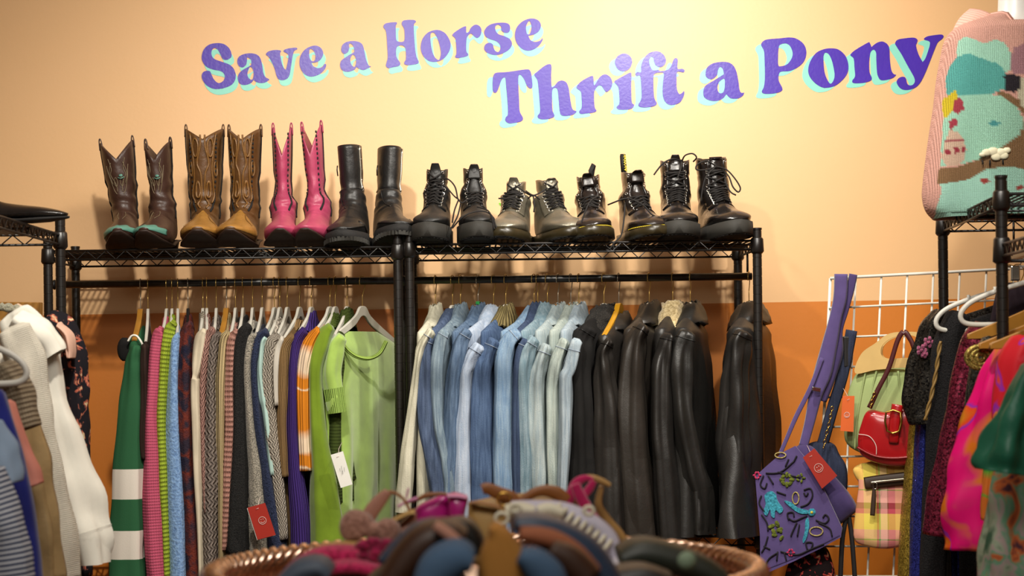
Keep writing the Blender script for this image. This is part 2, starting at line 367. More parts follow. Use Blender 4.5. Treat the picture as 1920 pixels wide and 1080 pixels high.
# ------------------------------------------------------------------ painted slogan
GL1 = [  # letter, origin, scale, outer, hole
('S',(370,70),9,[(75,330),(110,210),(200,125),(340,98),(460,120),(545,195),(580,290),(565,345),(500,382),(430,365),(392,290),(350,215),(295,180),(250,215),(240,280),(265,345),(330,385),(420,415),(540,460),(615,530),(650,640),(630,740),(560,815),(430,862),(290,872),(170,820),(95,730),(75,650),(100,590),(160,565),(215,575),(245,640),(285,715),(350,770),(415,755),(460,700),(455,620),(390,570),(270,545),(160,500),(95,420)],None),
('a',(370,70),9,[(675,410),(700,335),(770,290),(890,270),(1000,290),(1065,355),(1095,470),(1115,600),(1150,670),(1208,705),(1205,725),(1140,765),(1060,772),(990,750),(952,715),(952,715),(910,770),(820,805),(730,790),(685,715),(700,620),(770,550),(870,495),(912,465),(912,465),(910,390),(880,355),(840,335),(840,335),(838,400),(820,470),(760,510),(700,480)],[(845,620),(870,530),(905,500),(940,550),(952,640),(925,715),(870,690)]),
('v',(490,70),9,[(80,290),(120,240),(230,215),(328,225),(320,265),(320,300),(345,430),(375,510),(415,550),(415,550),(440,450),(458,300),(385,245),(385,215),(450,190),(580,175),(607,200),(560,230),(535,290),(510,440),(480,620),(440,695),(360,725),(290,705),(255,640),(215,500),(150,370),(115,320)],None),
('e',(490,70),9,[(645,430),(670,300),(760,190),(900,140),(1000,175),(1045,260),(1020,350),(950,415),(845,432),(845,432),(880,490),(960,522),(1030,500),(1070,450),(1095,465),(1070,540),(980,625),(850,665),(740,630),(670,540)],[(815,210),(850,200),(890,240),(915,310),(905,385),(870,405),(830,380),(808,300)]),
('a',(620,30),9,[(180,560),(200,490),(270,440),(390,423),(490,445),(545,500),(575,620),(600,740),(640,830),(682,853),(682,853),(620,890),(550,915),(480,890),(437,860),(437,860),(390,915),(280,945),(190,910),(160,830),(185,750),(280,680),(400,610),(400,610),(395,550),(370,490),(325,465),(308,500),(315,540),(290,610),(235,642),(190,610)],[(330,740),(350,680),(380,655),(415,690),(432,780),(405,860),(350,820)]),
('H',(700,30),9,[(170,185),(195,135),(260,115),(380,105),(400,125),(380,165),(380,270),(385,380),(405,425),(470,440),(520,420),(530,350),(520,220),(480,140),(500,85),(570,68),(690,70),(718,100),(685,150),(688,300),(705,540),(730,690),(765,770),(740,810),(600,832),(530,815),(525,780),(550,730),(550,620),(535,535),(490,498),(430,505),(390,545),(385,650),(405,720),(455,795),(430,845),(340,865),(260,882),(215,845),(225,780),(243,700),(235,500),(222,310),(205,240)],None),
('o',(700,30),9,[(800,520),(830,390),(910,290),(1010,245),(1110,240),(1210,290),(1280,390),(1305,490),(1280,600),(1200,710),(1100,765),(980,775),(880,720),(820,630)],[(962,340),(985,285),(1035,295),(1090,400),(1125,520),(1140,640),(1110,740),(1050,710),(1005,630),(975,500)]),
('r',(840,20),8,[(65,370),(100,325),(200,260),(265,235),(272,270),(275,330),(310,320),(350,250),(410,212),(470,230),(502,290),(485,375),(440,412),(395,390),(345,345),(295,385),(278,440),(275,600),(305,660),(270,690),(160,712),(108,695),(125,650),(125,560),(115,440),(95,400)],None),
('s',(840,20),8,[(545,310),(600,230),(700,190),(850,182),(920,215),(930,290),(900,332),(840,330),(800,290),(795,240),(750,212),(710,240),(715,300),(760,355),(850,385),(930,430),(960,500),(930,570),(850,630),(720,668),(600,640),(545,580),(560,510),(620,482),(670,505),(685,560),(710,605),(755,620),(785,575),(775,510),(720,460),(620,425),(560,380)],None),
('e',(840,20),8,[(1005,350),(1040,240),(1130,155),(1250,118),(1350,145),(1393,215),(1370,300),(1300,355),(1205,378),(1205,378),(1240,445),(1310,470),(1380,450),(1415,415),(1415,450),(1360,530),(1270,590),(1170,600),(1080,550),(1020,460)],[(1170,250),(1195,180),(1225,160),(1250,220),(1250,280),(1225,350),(1185,345)])]
GL2 = [
('T',(910,110),7.716,[(105,320),(120,240),(160,205),(300,195),(430,178),(600,155),(650,180),(670,260),(682,400),(650,432),(600,390),(560,300),(510,238),(480,260),(478,400),(488,600),(497,760),(545,860),(520,905),(430,930),(340,937),(290,900),(295,850),(325,800),(318,600),(300,400),(290,290),(270,275),(235,310),(200,400),(170,475),(140,495),(108,460)],None),
('h',(910,110),7.716,[(708,235),(750,190),(850,110),(920,80),(955,105),(952,250),(958,400),(975,412),(1000,395),(1050,335),(1110,318),(1170,345),(1205,430),(1230,600),(1260,730),(1320,765),(1270,810),(1180,830),(1100,820),(1075,760),(1060,600),(1045,460),(1015,425),(975,445),(965,530),(970,740),(1000,820),(970,855),(870,880),(780,870),(755,830),(790,770),(785,640),(765,400),(750,310)],None),
('r',(1060,90),7.714,[(160,575),(210,500),(300,440),(385,405),(405,430),(415,535),(440,510),(500,420),(575,382),(650,425),(680,510),(655,590),(597,637),(560,605),(520,550),(470,555),(420,630),(415,740),(425,860),(450,910),(400,935),(310,948),(220,955),(200,915),(235,860),(232,700),(220,630)],None),
('i',(1060,90),7.714,[(708,490),(760,450),(850,400),(935,358),(955,385),(952,550),(960,780),(995,825),(960,875),(870,895),(770,890),(740,855),(780,800),(775,640),(760,560)],'dot'),
('ft',(1130,90),8.306,[(508,405),(540,375),(595,375),(600,270),(640,170),(710,90),(800,55),(880,60),(950,110),(985,190),(965,260),(900,300),(830,275),(800,220),(790,160),(755,140),(725,190),(735,270),(780,345),(870,345),(900,362),(1000,345),(1060,290),(1100,190),(1130,160),(1168,185),(1165,320),(1240,325),(1275,350),(1255,380),(1160,375),(1150,500),(1155,640),(1190,715),(1230,705),(1265,672),(1265,740),(1200,850),(1070,892),(980,850),(935,740),(935,560),(950,400),(880,385),(815,400),(790,460),(800,760),(842,860),(800,905),(680,928),(580,920),(555,880),(600,790),(600,620),(582,440),(530,440)],None),
('a',(1300,60),7.45,[(168,580),(190,500),(270,440),(400,418),(500,430),(565,480),(605,570),(630,700),(645,810),(670,850),(710,845),(710,845),(690,890),(620,930),(530,930),(490,905),(460,870),(460,870),(410,930),(320,965),(220,955),(150,910),(138,830),(170,750),(300,670),(425,590),(425,590),(410,520),(375,490),(345,530),(330,600),(280,650),(230,662),(180,630)],[(335,770),(360,700),(430,655),(438,750),(420,835),(375,857),(345,830)]),
('P',(1300,60),7.45,[(945,180),(980,125),(1050,102),(1200,90),(1340,77),(1440,95),(1540,170),(1578,280),(1550,400),(1470,485),(1350,545),(1230,555),(1195,590),(1192,680),(1240,780),(1230,825),(1140,858),(1000,865),(955,835),(985,760),(998,620),(993,400),(985,270)],[(1190,230),(1210,180),(1290,162),(1350,200),(1385,290),(1370,370),(1310,450),(1220,480),(1185,460),(1183,330)]),
('o',(1490,60),8.31,[(208,600),(240,460),(330,330),(450,270),(570,255),(680,275),(780,360),(830,480),(830,610),(770,720),(660,820),(560,862),(440,868),(330,810),(240,710)],[(448,380),(475,325),(530,350),(575,440),(605,560),(620,680),(595,770),(550,805),(500,730),(465,630),(450,500)]),
('n',(1490,60),8.31,[(868,350),(930,290),(1060,210),(1150,162),(1170,175),(1195,235),(1195,235),(1240,195),(1300,160),(1370,150),(1440,190),(1472,260),(1480,420),(1500,580),(1535,650),(1580,668),(1580,668),(1530,715),(1430,748),(1340,750),(1300,700),(1280,620),(1270,430),(1265,320),(1230,278),(1185,310),(1165,400),(1158,520),(1165,630),(1200,720),(1170,765),(1060,795),(920,798),(895,760),(938,690),(930,560),(918,420),(880,380)],None),
('y',(1600,50),7.717,[(602,240),(640,190),(740,170),(870,160),(925,190),(915,240),(905,280),(940,400),(1000,512),(1000,512),(1040,460),(1080,350),(1105,260),(1095,215),(1020,185),(1060,145),(1160,125),(1270,115),(1303,140),(1280,180),(1220,230),(1170,340),(1100,520),(1030,690),(960,820),(880,890),(770,918),(680,895),(625,810),(650,750),(710,725),(755,745),(775,820),(810,850),(860,840),(888,790),(870,720),(780,560),(700,410),(630,300)],None)]
DOT = [(715,210),(755,120),(850,80),(930,115),(965,195),(935,290),(850,340),(760,310)]
def slogan(glyphs, off, label):
    root = thing('painted_slogan', label, 'wall lettering', P(700 if off[0] > 0 else 1340, 130, WY))
    for (ch, org, s, outer, hole) in glyphs:
        for mat, nm, dx, dy, lay, th in ((M['mint_paint'], 'letter_shadow', off[0], off[1], .0006, .0008), (M['purple_paint'], 'letter', 0, 0, .0014, .0012)):
            loops = []
            for lp in (outer, hole, ):
                if not lp: continue
                if lp == 'dot': lp = DOT
                q = crom(lp, 5, True)
                w3 = [P(org[0]+x/s+dx, org[1]+y/s+dy, WY) for x, y in q]
                loops.append([(p.x-root.location.x, p.z-root.location.z) for p in w3])
            plate(nm, loops, th, mat, root, Matrix.Translation((0, -lay, 0)) @ Matrix.Rotation(PI/2, 4, 'X'))
slogan(GL1, (4.8, 10.8), 'purple wall lettering reading Save a Horse with a mint shadow, above the cowboy boots')
slogan(GL2, (-11, 8.5), 'purple wall lettering reading Thrift a Pony with a mint shadow, above the laced boots')
def mark(name, label, pts, mat):
    o = plate(name, [[(P(u, v, WY).x, P(u, v, WY).z) for u, v in pts]], .0008, mat, None, Matrix.Translation((0, WY-.001, 0)) @ Matrix.Rotation(PI/2, 4, 'X'))
    tagit(o, label, 'paint mark')
mark('paint_smudge', 'tiny bright green paint smudge on the wall beside the silver boots', [(935, 381), (938, 380), (941, 384), (940, 387), (937, 385)], simple('green_smudge', '70c820', .6))

# ------------------------------------------------------------------ wire racks
def post(mb, x, y, z0, z1, r=.0127):
    prof = [(r*.9, z0)]; z = z0+.02
    while z < z1-.02:
        prof += [(r, z), (r, z+.0236), (r*.93, z+.0238), (r*.93, z+.0252)]; z += .0254
    prof += [(r, z1-.006), (r*1.08, z1-.005), (r*1.08, z1)]
    mb.lathe((x, y, 0), prof, 22)
def zig(mb, p0, p1, h, pitch, r=.0022):
    p0 = Vector(p0); p1 = Vector(p1); n = max(2, int((p1-p0).length/pitch)); pts = []
    for i in range(n*2+1): pts.append(p0.lerp(p1, i/(2*n))-Vector((0, 0, 0 if i % 2 == 0 else h)))
    mb.tube(pts, r, 5)
def wire_shelf(c, z, parent, deck=.016, name='shelf'):
    """c = four corner xy in order (front-left, front-right, back-right, back-left)"""
    mb = MB(); h = .025; V = [Vector((p[0], p[1], z)) for p in c]; dz = Vector((0, 0, h))
    for i in range(4):
        a, b = V[i], V[(i+1) % 4]
        mb.tube([a, b], .0032, 6); mb.tube([a-dz, b-dz], .0032, 6); zig(mb, a, b, h, .052)
    n = int((V[1]-V[0]).length/deck)
    for i in range(1, n):
        t = i/n; mb.tube([V[0].lerp(V[1], t)+Vector((0, 0, .001)), V[3].lerp(V[2], t)+Vector((0, 0, .001))], .0026, 5)
    for t in (.25, .5, .75): mb.tube([V[0].lerp(V[3], t)-Vector((0, 0, .006)), V[1].lerp(V[2], t)-Vector((0, 0, .006))], .0032, 5)
    return mb.build(name, M['wire'], parent)
def rack(name, label, c, ztop, shelves, rods, group=None, h=.035):
    root = thing(name, label, 'rack', (c[0][0], c[0][1], 0)); o = Vector((c[0][0], c[0][1]))
    lc = [(p[0]-o.x, p[1]-o.y) for p in c]
    for (x, y) in lc:
        mb = MB(); post(mb, x, y, .02, ztop+h); p = mb.build('post', M['black_metal'], root, smooth=False)
        for z in shelves: MB().lathe((x, y, 0), [(.0145, z-.036), (.019, z-.030), (.0175, z+.004), (.0145, z+.008)], 16).build('shelf_collar', M['black_metal'], root)
        MB().lathe((x, y, 0), [(.016, 0), (.018, .006), (.013, .02)], 12).build('foot', M['rubber_dark'], root)
    for z in shelves: wire_shelf(lc, z, root)
    for (z, t) in rods:
        a = Vector(lc[0]).lerp(Vector(lc[3]), t); b = Vector(lc[1]).lerp(Vector(lc[2]), t); d = (b-a).normalized()
        mb = MB(); mb.tube([(a-d*.012).to_3d()+Vector((0, 0, z)), (b+d*.012).to_3d()+Vector((0, 0, z))], .0105, 14)
        rd = mb.build('hanging_rod', M['black_metal'], root)
        for q, s in ((a, -1), (b, 1)):
            MB().ball((q+d*s*.022).to_3d()+Vector((0, 0, z)), .007, .015, .015).build('rod_end_cap', M['plastic_black'], rd)
            e = q.to_3d(); mb = MB()
            mb.tube([e+Vector((0, 0, z+.012)), e+Vector((0, 0, shelves[0]-.02))], .0032, 6)
            mb.build('rod_hanger_bracket', M['wire'], root)
    return root
YF, YB, YR = 4.95, 5.30, 5.12
ZL = P(420, 467, YF).z; ZR = P(1095, 455, YF).z
RL = P(420, 530, YR).z; RR = P(1095, 522, YR).z
xa, xb = P(90, 500, YF).x, P(746, 500, YF).x; xc, xd = P(768, 500, YF).x, P(1420, 500, YF).x
rack('garment_rack', 'black wire garment rack holding the sweaters, cowboy boots on its shelf', [(xa, YF), (xb, YF), (xb, YB), (xa, YB)], ZL, [ZL, .93], [(RL, .49)])
rack('garment_rack', 'black wire garment rack holding denim and leather jackets, laced boots on its shelf', [(xc, YF), (xd, YF), (xd, YB), (xc, YB)], ZR, [ZR, .945], [(RR, .49)])
# right rack, running toward the viewer
p1 = P(1768, 470, 4.66); p2 = P(1878, 440, 3.855); dv = Vector((p2.x-p1.x, p2.y-p1.y)).normalized(); nv = Vector((-dv.y, dv.x))*.36
if nv.x < 0: nv = -nv
zR2 = P(1772, 416, 4.66).z
cR = [(p2.x, p2.y), (p2.x+nv.x, p2.y+nv.y), (p1.x+nv.x, p1.y+nv.y), (p1.x, p1.y)]
rr = thing('garment_rack', 'black wire rack at the right under the pink knitted picture sweater', 'rack', (p2.x, p2.y, 0))
for (x, y) in cR:
    x -= p2.x; y -= p2.y
    mb = MB(); post(mb, x, y, .02, zR2+.04); mb.build('post', M['black_metal'], rr, smooth=False)
    for z in (zR2, .5): MB().lathe((x, y, 0), [(.0145, z-.036), (.019, z-.030), (.0175, z+.004), (.0145, z+.008)], 16).build('shelf_collar', M['black_metal'], rr)
wire_shelf([(x-p2.x, y-p2.y) for x, y in cR], zR2, rr); wire_shelf([(x-p2.x, y-p2.y) for x, y in cR], .5, rr)
zrod = 1.69
mid0 = Vector((nv.x/2, nv.y/2)); mid1 = mid0+Vector((p1.x-p2.x, p1.y-p2.y))
MB().tube([(mid0.x, mid0.y, zrod), (mid1.x, mid1.y, zrod)], .0105, 12).build('hanging_rod', M['black_metal'], rr)
for q in (mid0, mid1): MB().tube([(q.x, q.y, zrod), (q.x, q.y, zR2)], .003, 6).build('rod_hanger_bracket', M['wire'], rr)
# rail frame that continues toward the viewer from the front post
mb = MB(); q0 = P(1878, 459, 3.855); q1 = P(1960, 434, 3.38)
q0 -= rr.location; q1 -= rr.location
for d in (0, .025): mb.tube([q0-Vector((0, 0, d)), q1-Vector((0, 0, d))], .0035, 6)
zig(mb, q0, q1, .025, .05); mb.lathe((0, 0, q0.z), [(.0145, -.04), (.0195, -.036), (.0175, .012), (.0145, .016)], 16)
mb.tube([q0-Vector((0, 0, .035)), q0+Vector((.36, 0, -.035))], .004, 6)
mb.build('side_rail', M['wire'], rr)
# left rack
x1 = P(113, 450, 4.5).x; zL2 = P(113, 440, 4.5).z
cL = [(x1-.36, 3.3), (x1, 3.3), (x1, 4.5), (x1-.36, 4.5)]
rack('garment_rack', 'black wire rack at the left edge with a pointed black shoe on top', cL, zL2, [zL2, .4], [], h=.045)
lr = MB().tube([(-1.2, 3.0, 1.635), (-1.2, 4.47, 1.635)], .0105, 12)
for y in (3.0, 4.47):
    lr.tube([(-1.2, y, 1.635), (-1.2, y, .02)], .0125, 12); lr.tube([(-1.36, y, .015), (-1.02, y, .015)], .0125, 10)
tagit(lr.build('clothes_rail', M['black_metal']), 'black clothes rail at the left edge carrying the blouses', 'clothes rail')
o = MB().box((-.05, 0, 0), (.30, .018, .17)).build('wooden_board', simple('tan_wood', 'b07c34', .5, 0, .1, 40), smooth=False, bev=.002)
pp = P(6, 628, 4.62); o.location = pp; o.rotation_euler = (0, R(1.2), 0)
MBl = MB().box((-.05, 0, -.75), (.03, .018, 1.4)).build('support_leg', simple('tan_wood_leg', 'a87430', .5), o, smooth=False)
tagit(o, 'tan wooden board standing behind the white blouses at the left', 'board')
# ------------------------------------------------------------------ boots
class Surf:
    """boot skin: ring i = (front y, front z, back y, back z, half width, lower squareness)"""
    def __init__(s, rings, crease=0, seed=0, cz=(.05, .2)): s.r = rings; s.n = len(rings); s.cr = crease; s.seed = seed; s.cz = cz
    def ring(s, t):
        t = max(0, min(s.n-1.0001, t)); i = int(t); f = t-i; g = lambda k: s.r[max(0, min(s.n-1, k))]
        a, b, c, d = g(i-1), g(i), g(i+1), g(i+2); f2 = f*f; f3 = f2*f
        return [.5*(2*b[q]+(c[q]-a[q])*f+(2*a[q]-5*b[q]+4*c[q]-d[q])*f2+(3*b[q]-a[q]-3*c[q]+d[q])*f3) for q in range(6)]
    def ev(s, t, ph, off=0):
        fy, fz, by, bz, w, e = s.ring(t)
        m = Vector((0, (fy+by)/2, (fz+bz)/2)); d = Vector((0, (fy-by)/2, (fz-bz)/2)); c, sn = math.cos(ph), math.sin(ph)
        q = 1 if c > 0 else e; p = (.92+(1-e)*.75) if c > 0 else max(.5, e)
        v = Vector((w*sg(sn, p), 0, 0))+d*sg(c, q); L = v.length or 1
        k = 0
        if s.cr:
            z = (m+v).z
            if s.cz[0] < z < s.cz[1]:
                en = math.sin(PI*(z-s.cz[0])/(s.cz[1]-s.cz[0]))
                k = s.cr*en*(math.sin(t*5.1+2.2*math.sin(ph+s.seed)+s.seed)+.6*math.sin(t*8.3+3*math.cos(ph*1.3+s.seed)))
        return m+v*(1+(off+k)/L)
def skin(sf, t0, t1, ns, nph, off=0, top=None, cap=True):
    mb = MB(); rs = []
    for i in range(ns):
        row = []
        for j in range(nph):
            ph = 2*PI*j/nph; a = t0+(top(ph) if top else 0); t = a+(t1-a)*i/(ns-1)
            row.append(sf.ev(t, ph, off))
        rs.append(row)
    mb.rings(rs, False, cap); return mb
def patch(sf, t0, t1, a0, a1, off=.0015, nt=12, na=10, shape=None):
    """raised piece of leather on the skin between ring params and angles"""
    mb = MB(); rs = []
    for i in range(nt):
        f = i/(nt-1); row = []; t = t0+(t1-t0)*f
        for j in range(na):
            g = j/(na-1); ph = a0+(a1-a0)*g; tt = t+(shape(g, f) if shape else 0); row.append(sf.ev(tt, ph, off))
        for j in range(na-1, -1, -1):
            g = j/(na-1); ph = a0+(a1-a0)*g; tt = t+(shape(g, f) if shape else 0); row.append(sf.ev(tt, ph, off-.003))
        rs.append(row)
    mb.rings(rs, True, True); return mb
def sole_mb(rows):
    """rows: (y, z bottom, z top, half width)"""
    mb = MB(); rs = []
    for y, zb, zt, w in rows:
        rs.append([(w*a, y, zt) for a in (-.6, .6)]+[(w, y, zt-.001), (w, y, zb+.002)]+[(w*a, y, zb) for a in (.8, -.8)]+[(-w, y, zb+.002), (-w, y, zt-.001)])
    mb.rings(rs); return mb
SHZ = {'L': ZL, 'R': ZR}
def place_boot(name, label, cat, grp, u, side, Y=5.12, yaw=0, lean=0, pitch=0, v=460):
    z = SHZ[side]+.0045; p = P(u, v, Y-.12)
    r = thing(name, label, cat, (p.x, Y, z), 0, grp); r.rotation_euler = (R(pitch), R(lean), R(yaw)); return r
def cowboy(label, grp, u, side, H, leath, sole_m, w=.050, vdip=.035, trim=None, yaw=0, lean=0, wfoot=.05, lacing=None, tool=None, Y=5.12, accent=None):
    r = place_boot('cowboy_boot', label, 'boot', grp, u, side, Y, yaw, lean)
    k = wfoot/.05
    rings = [(-.075, H, .07, H, w, 1), (-.073, H*.86, .068, H*.86, w*.97, 1), (-.066, H*.68, .064, H*.68, w*.9, 1), (-.058, .17, .058, .165, w*.82, 1), (-.056, .14, .054, .125, .037*k, 1),
             (-.062, .122, .060, .082, .036*k, .9), (-.078, .110, .064, .05, .035*k, .8), (-.092, .102, .052, .036, .034*k, .7), (-.108, .095, .02, .032, .035*k, .6),
             (-.130, .086, -.03, .022, .040*k, .5), (-.155, .078, -.085, .012, .047*k, .5), (-.182, .070, -.135, .013, .049*k, .5), (-.208, .063, -.178, .021, .042*k, .5), (-.230, .058, -.214, .031, .029*k, .6), (-.246, .053, -.240, .041, .013*k, .8)]
    sf = Surf(rings, .0020, u*.01, (.08, .26))
    top = lambda ph: 1.25*(vdip/.05)*abs(1-abs(((ph+PI) % (2*PI)-PI))/(PI/2))**1.15
    skin(sf, 0, 14, 60, 44, top=top).build('boot_upper', leath, r, solid=-.0028)
    b = [(.062, .034, .037, .036*k), (.045, .030, .036, .038*k), (.0, .022, .028, .038*k), (-.045, .010, .016, .041*k), (-.09, .005, .011, .050*k), (-.13, .005, .011, .0525*k), (-.165, .010, .017, .048*k), (-.195, .018, .024, .039*k), (-.225, .030, .036, .026*k), (-.25, .040, .046, .011*k)]
    sole_mb(b).build('sole', sole_m, r)
    mb = MB(); rs = []
    for z, f in ((0, .82), (.012, .84), (.034, 1)):
        rs.append([(.036*k*f*math.cos(a)*(1 if math.sin(a) < 0 else 1), .032+(.034*f)*math.sin(a), z) for a in [2*PI*i/14 for i in range(14)]])
    mb.rings(rs).build('heel', sole_m, r)
    for s in (-1, 1):   # pull loops and side piping
        a = s*PI/2; p = sf.ev(0.0, a, .002); q = sf.ev(.0, a, -.004)
        mb = MB(); pts = [sf.ev(.55, a, .003), p+Vector((0, 0, .004)), (p+q)/2+Vector((0, 0, .012)), q+Vector((0, 0, .004)), sf.ev(.5, a, -.006)]
        mb.tube(crom([tuple(x) for x in pts], 4), .007, 8, side=(0, 1, 0), flat=.25).build('pull_loop', leath, r)
        MB().tube([sf.ev(.1+t*.35, a, .0012) for t in range(16)], .0022, 6).build('side_seam', M['rubber_dark'] if not lacing else lacing, r)
        if lacing:
            mb = MB()
            for i in range(26):
                t = .6+i*.2; c = sf.ev(t, s*(.72 if i < 16 else .72-(i-16)*.02), .002); mb.ball(c, .0028, .0022, .0045, 5)
            mb.build('whipstitch_lacing', lacing, r)
    if trim:
        shp = lambda g, f: (-.9*(abs(math.sin(g*PI*2.5))*.6) if f == 0 else 0)
        zz = lambda g, f: (1-f)*(1.3*abs(g-.5)*2-.9+.35*math.sin(g*30))*-1
        patch(sf, 11.6, 13.9, -1.7, 1.7, .0016, 12, 40, zz).build('toe_trim', trim, r)
    if accent:
        c = sf.ev(2.1, .15, .002); mb = MB()
        mb.ball(c+Vector((0, 0, .002)), .006, .0015, .004, 6); mb.tube([c+Vector((-.009, -.001, -.003)), c+Vector((0, -.002, -.007)), c+Vector((.009, -.001, -.003))], .0014, 5)
        mb.build('turquoise_inlay', accent, r)
    # stitched or tooled relief on the shaft
    if tool:
        for s in (-1, 1):
            mb = MB()
            for (t, ph, rt, rp, tw) in tool[0]:
                mb.tube([sf.ev(t+rt*math.sin(x), s*(ph+rp*math.cos(x)), .0018) for x in [2*PI*i/20 for i in range(20)]], tw, 5, closed=True)
            for pl, tw in tool[1]:
                mb.tube([sf.ev(t, s*ph, .0018) for t, ph in crom(pl, 5)], tw, 5)
            mb.build('tooled_scrollwork', tool[2], r)
    if tool and len(tool) > 3:
        patch(sf, 5.6, 13.9, -1.7, 1.7, .0012, 26, 30, lambda g, f: (1-f)*3.4*min(1, abs(g-.5)*3.2)).build('vamp_overlay', tool[3], r)
    return r
def engineer(label, grp, u, side, H, yaw, lean, Y, w=.034, pitch=0):
    r = place_boot('knee_boot', label, 'boot', grp, u, side, Y, yaw, lean, pitch)
    rings = [(-.055, H, .065, H, w, 1), (-.052, H*.8, .062, H*.8, w*.98, 1), (-.048, H*.6, .055, H*.6, w*.95, 1), (-.052, .17, .053, .16, w*1.02, 1), (-.06, .145, .052, .12, .038, 1), (-.07, .128, .06, .09, .040, .9), (-.085, .118, .066, .055, .041, .8),
             (-.1, .110, .05, .032, .041, .6), (-.12, .096, 0, .03, .042, .5), (-.15, .080, -.06, .03, .048, .45), (-.18, .070, -.12, .03, .051, .45), (-.21, .062, -.17, .032, .047, .45), (-.232, .051, -.212, .036, .032, .5), (-.242, .045, -.238, .040, .012, .8)]
    sf = Surf(rings, .0016, u*.02, (.09, .24)); lea = fabric('leather', '12100f', scale=1.2)
    skin(sf, 0, 13, 54, 36).build('boot_upper', lea, r, solid=-.003)
    rows = [(.068, .0, .034, .036), (.03, 0, .034, .043), (-.02, .006, .033, .043), (-.05, .006, .032, .046), (-.09, .0, .032, .055), (-.15, 0, .033, .060), (-.19, .004, .035, .054), (-.22, .010, .038, .040), (-.246, .020, .042, .016)]
    s = sole_mb(rows).build('sole', M['rubber_dark'], r)
    mb = MB()
    for i in range(22):
        a = -PI*.08+PI*1.16*i/21; y = -.155-.086*math.sin(a); x = .056*math.cos(a)*(1 if math.sin(a) > 0 else 1); mb.box((x, y, .006+.011*max(0, math.sin(a))), (.011, .011, .012), Matrix.Rotation(a, 3, 'Z'))
    mb.build('lug_tread', M['rubber'], s, smooth=False)
    patch(sf, 8.6, 12.6, -1.5, 1.5, .0016, 12, 24).build('toe_cap', lea, r)
    MB().tube([sf.ev(3.0+t*.32, -.9+.06*t, .001) for t in range(12)], .0015, 5).build('side_seam', lea, r)
    side_s = 1
    zp = MB(); zp.tube([sf.ev(.05+t*.28, side_s*1.15, .0015) for t in range(10)], .0028, 6); zp.build('zipper', M['steel'], r)
    mb = MB()
    for t in range(7): mb.ball(sf.ev(.25+t*.45, side_s*1.32, .001), .0022, n=5)
    mb.build('stud_row', M['eyelet'], r)
    mb = MB(); p = sf.ev(.9, -1.3, .004); mb.tube([p, p+Vector((-.002, 0, -.012)), p+Vector((-.001, 0, -.03))], .002, 6); mb.build('zip_pull', M['black_metal'], r)
    mb = MB(); mb.tube([sf.ev(9.5, x, .003) for x in (.9, 1.3, 1.8)], .006, 8, side=(0, 1, .2), flat=.3); mb.build('ankle_strap', lea, r)
    return r
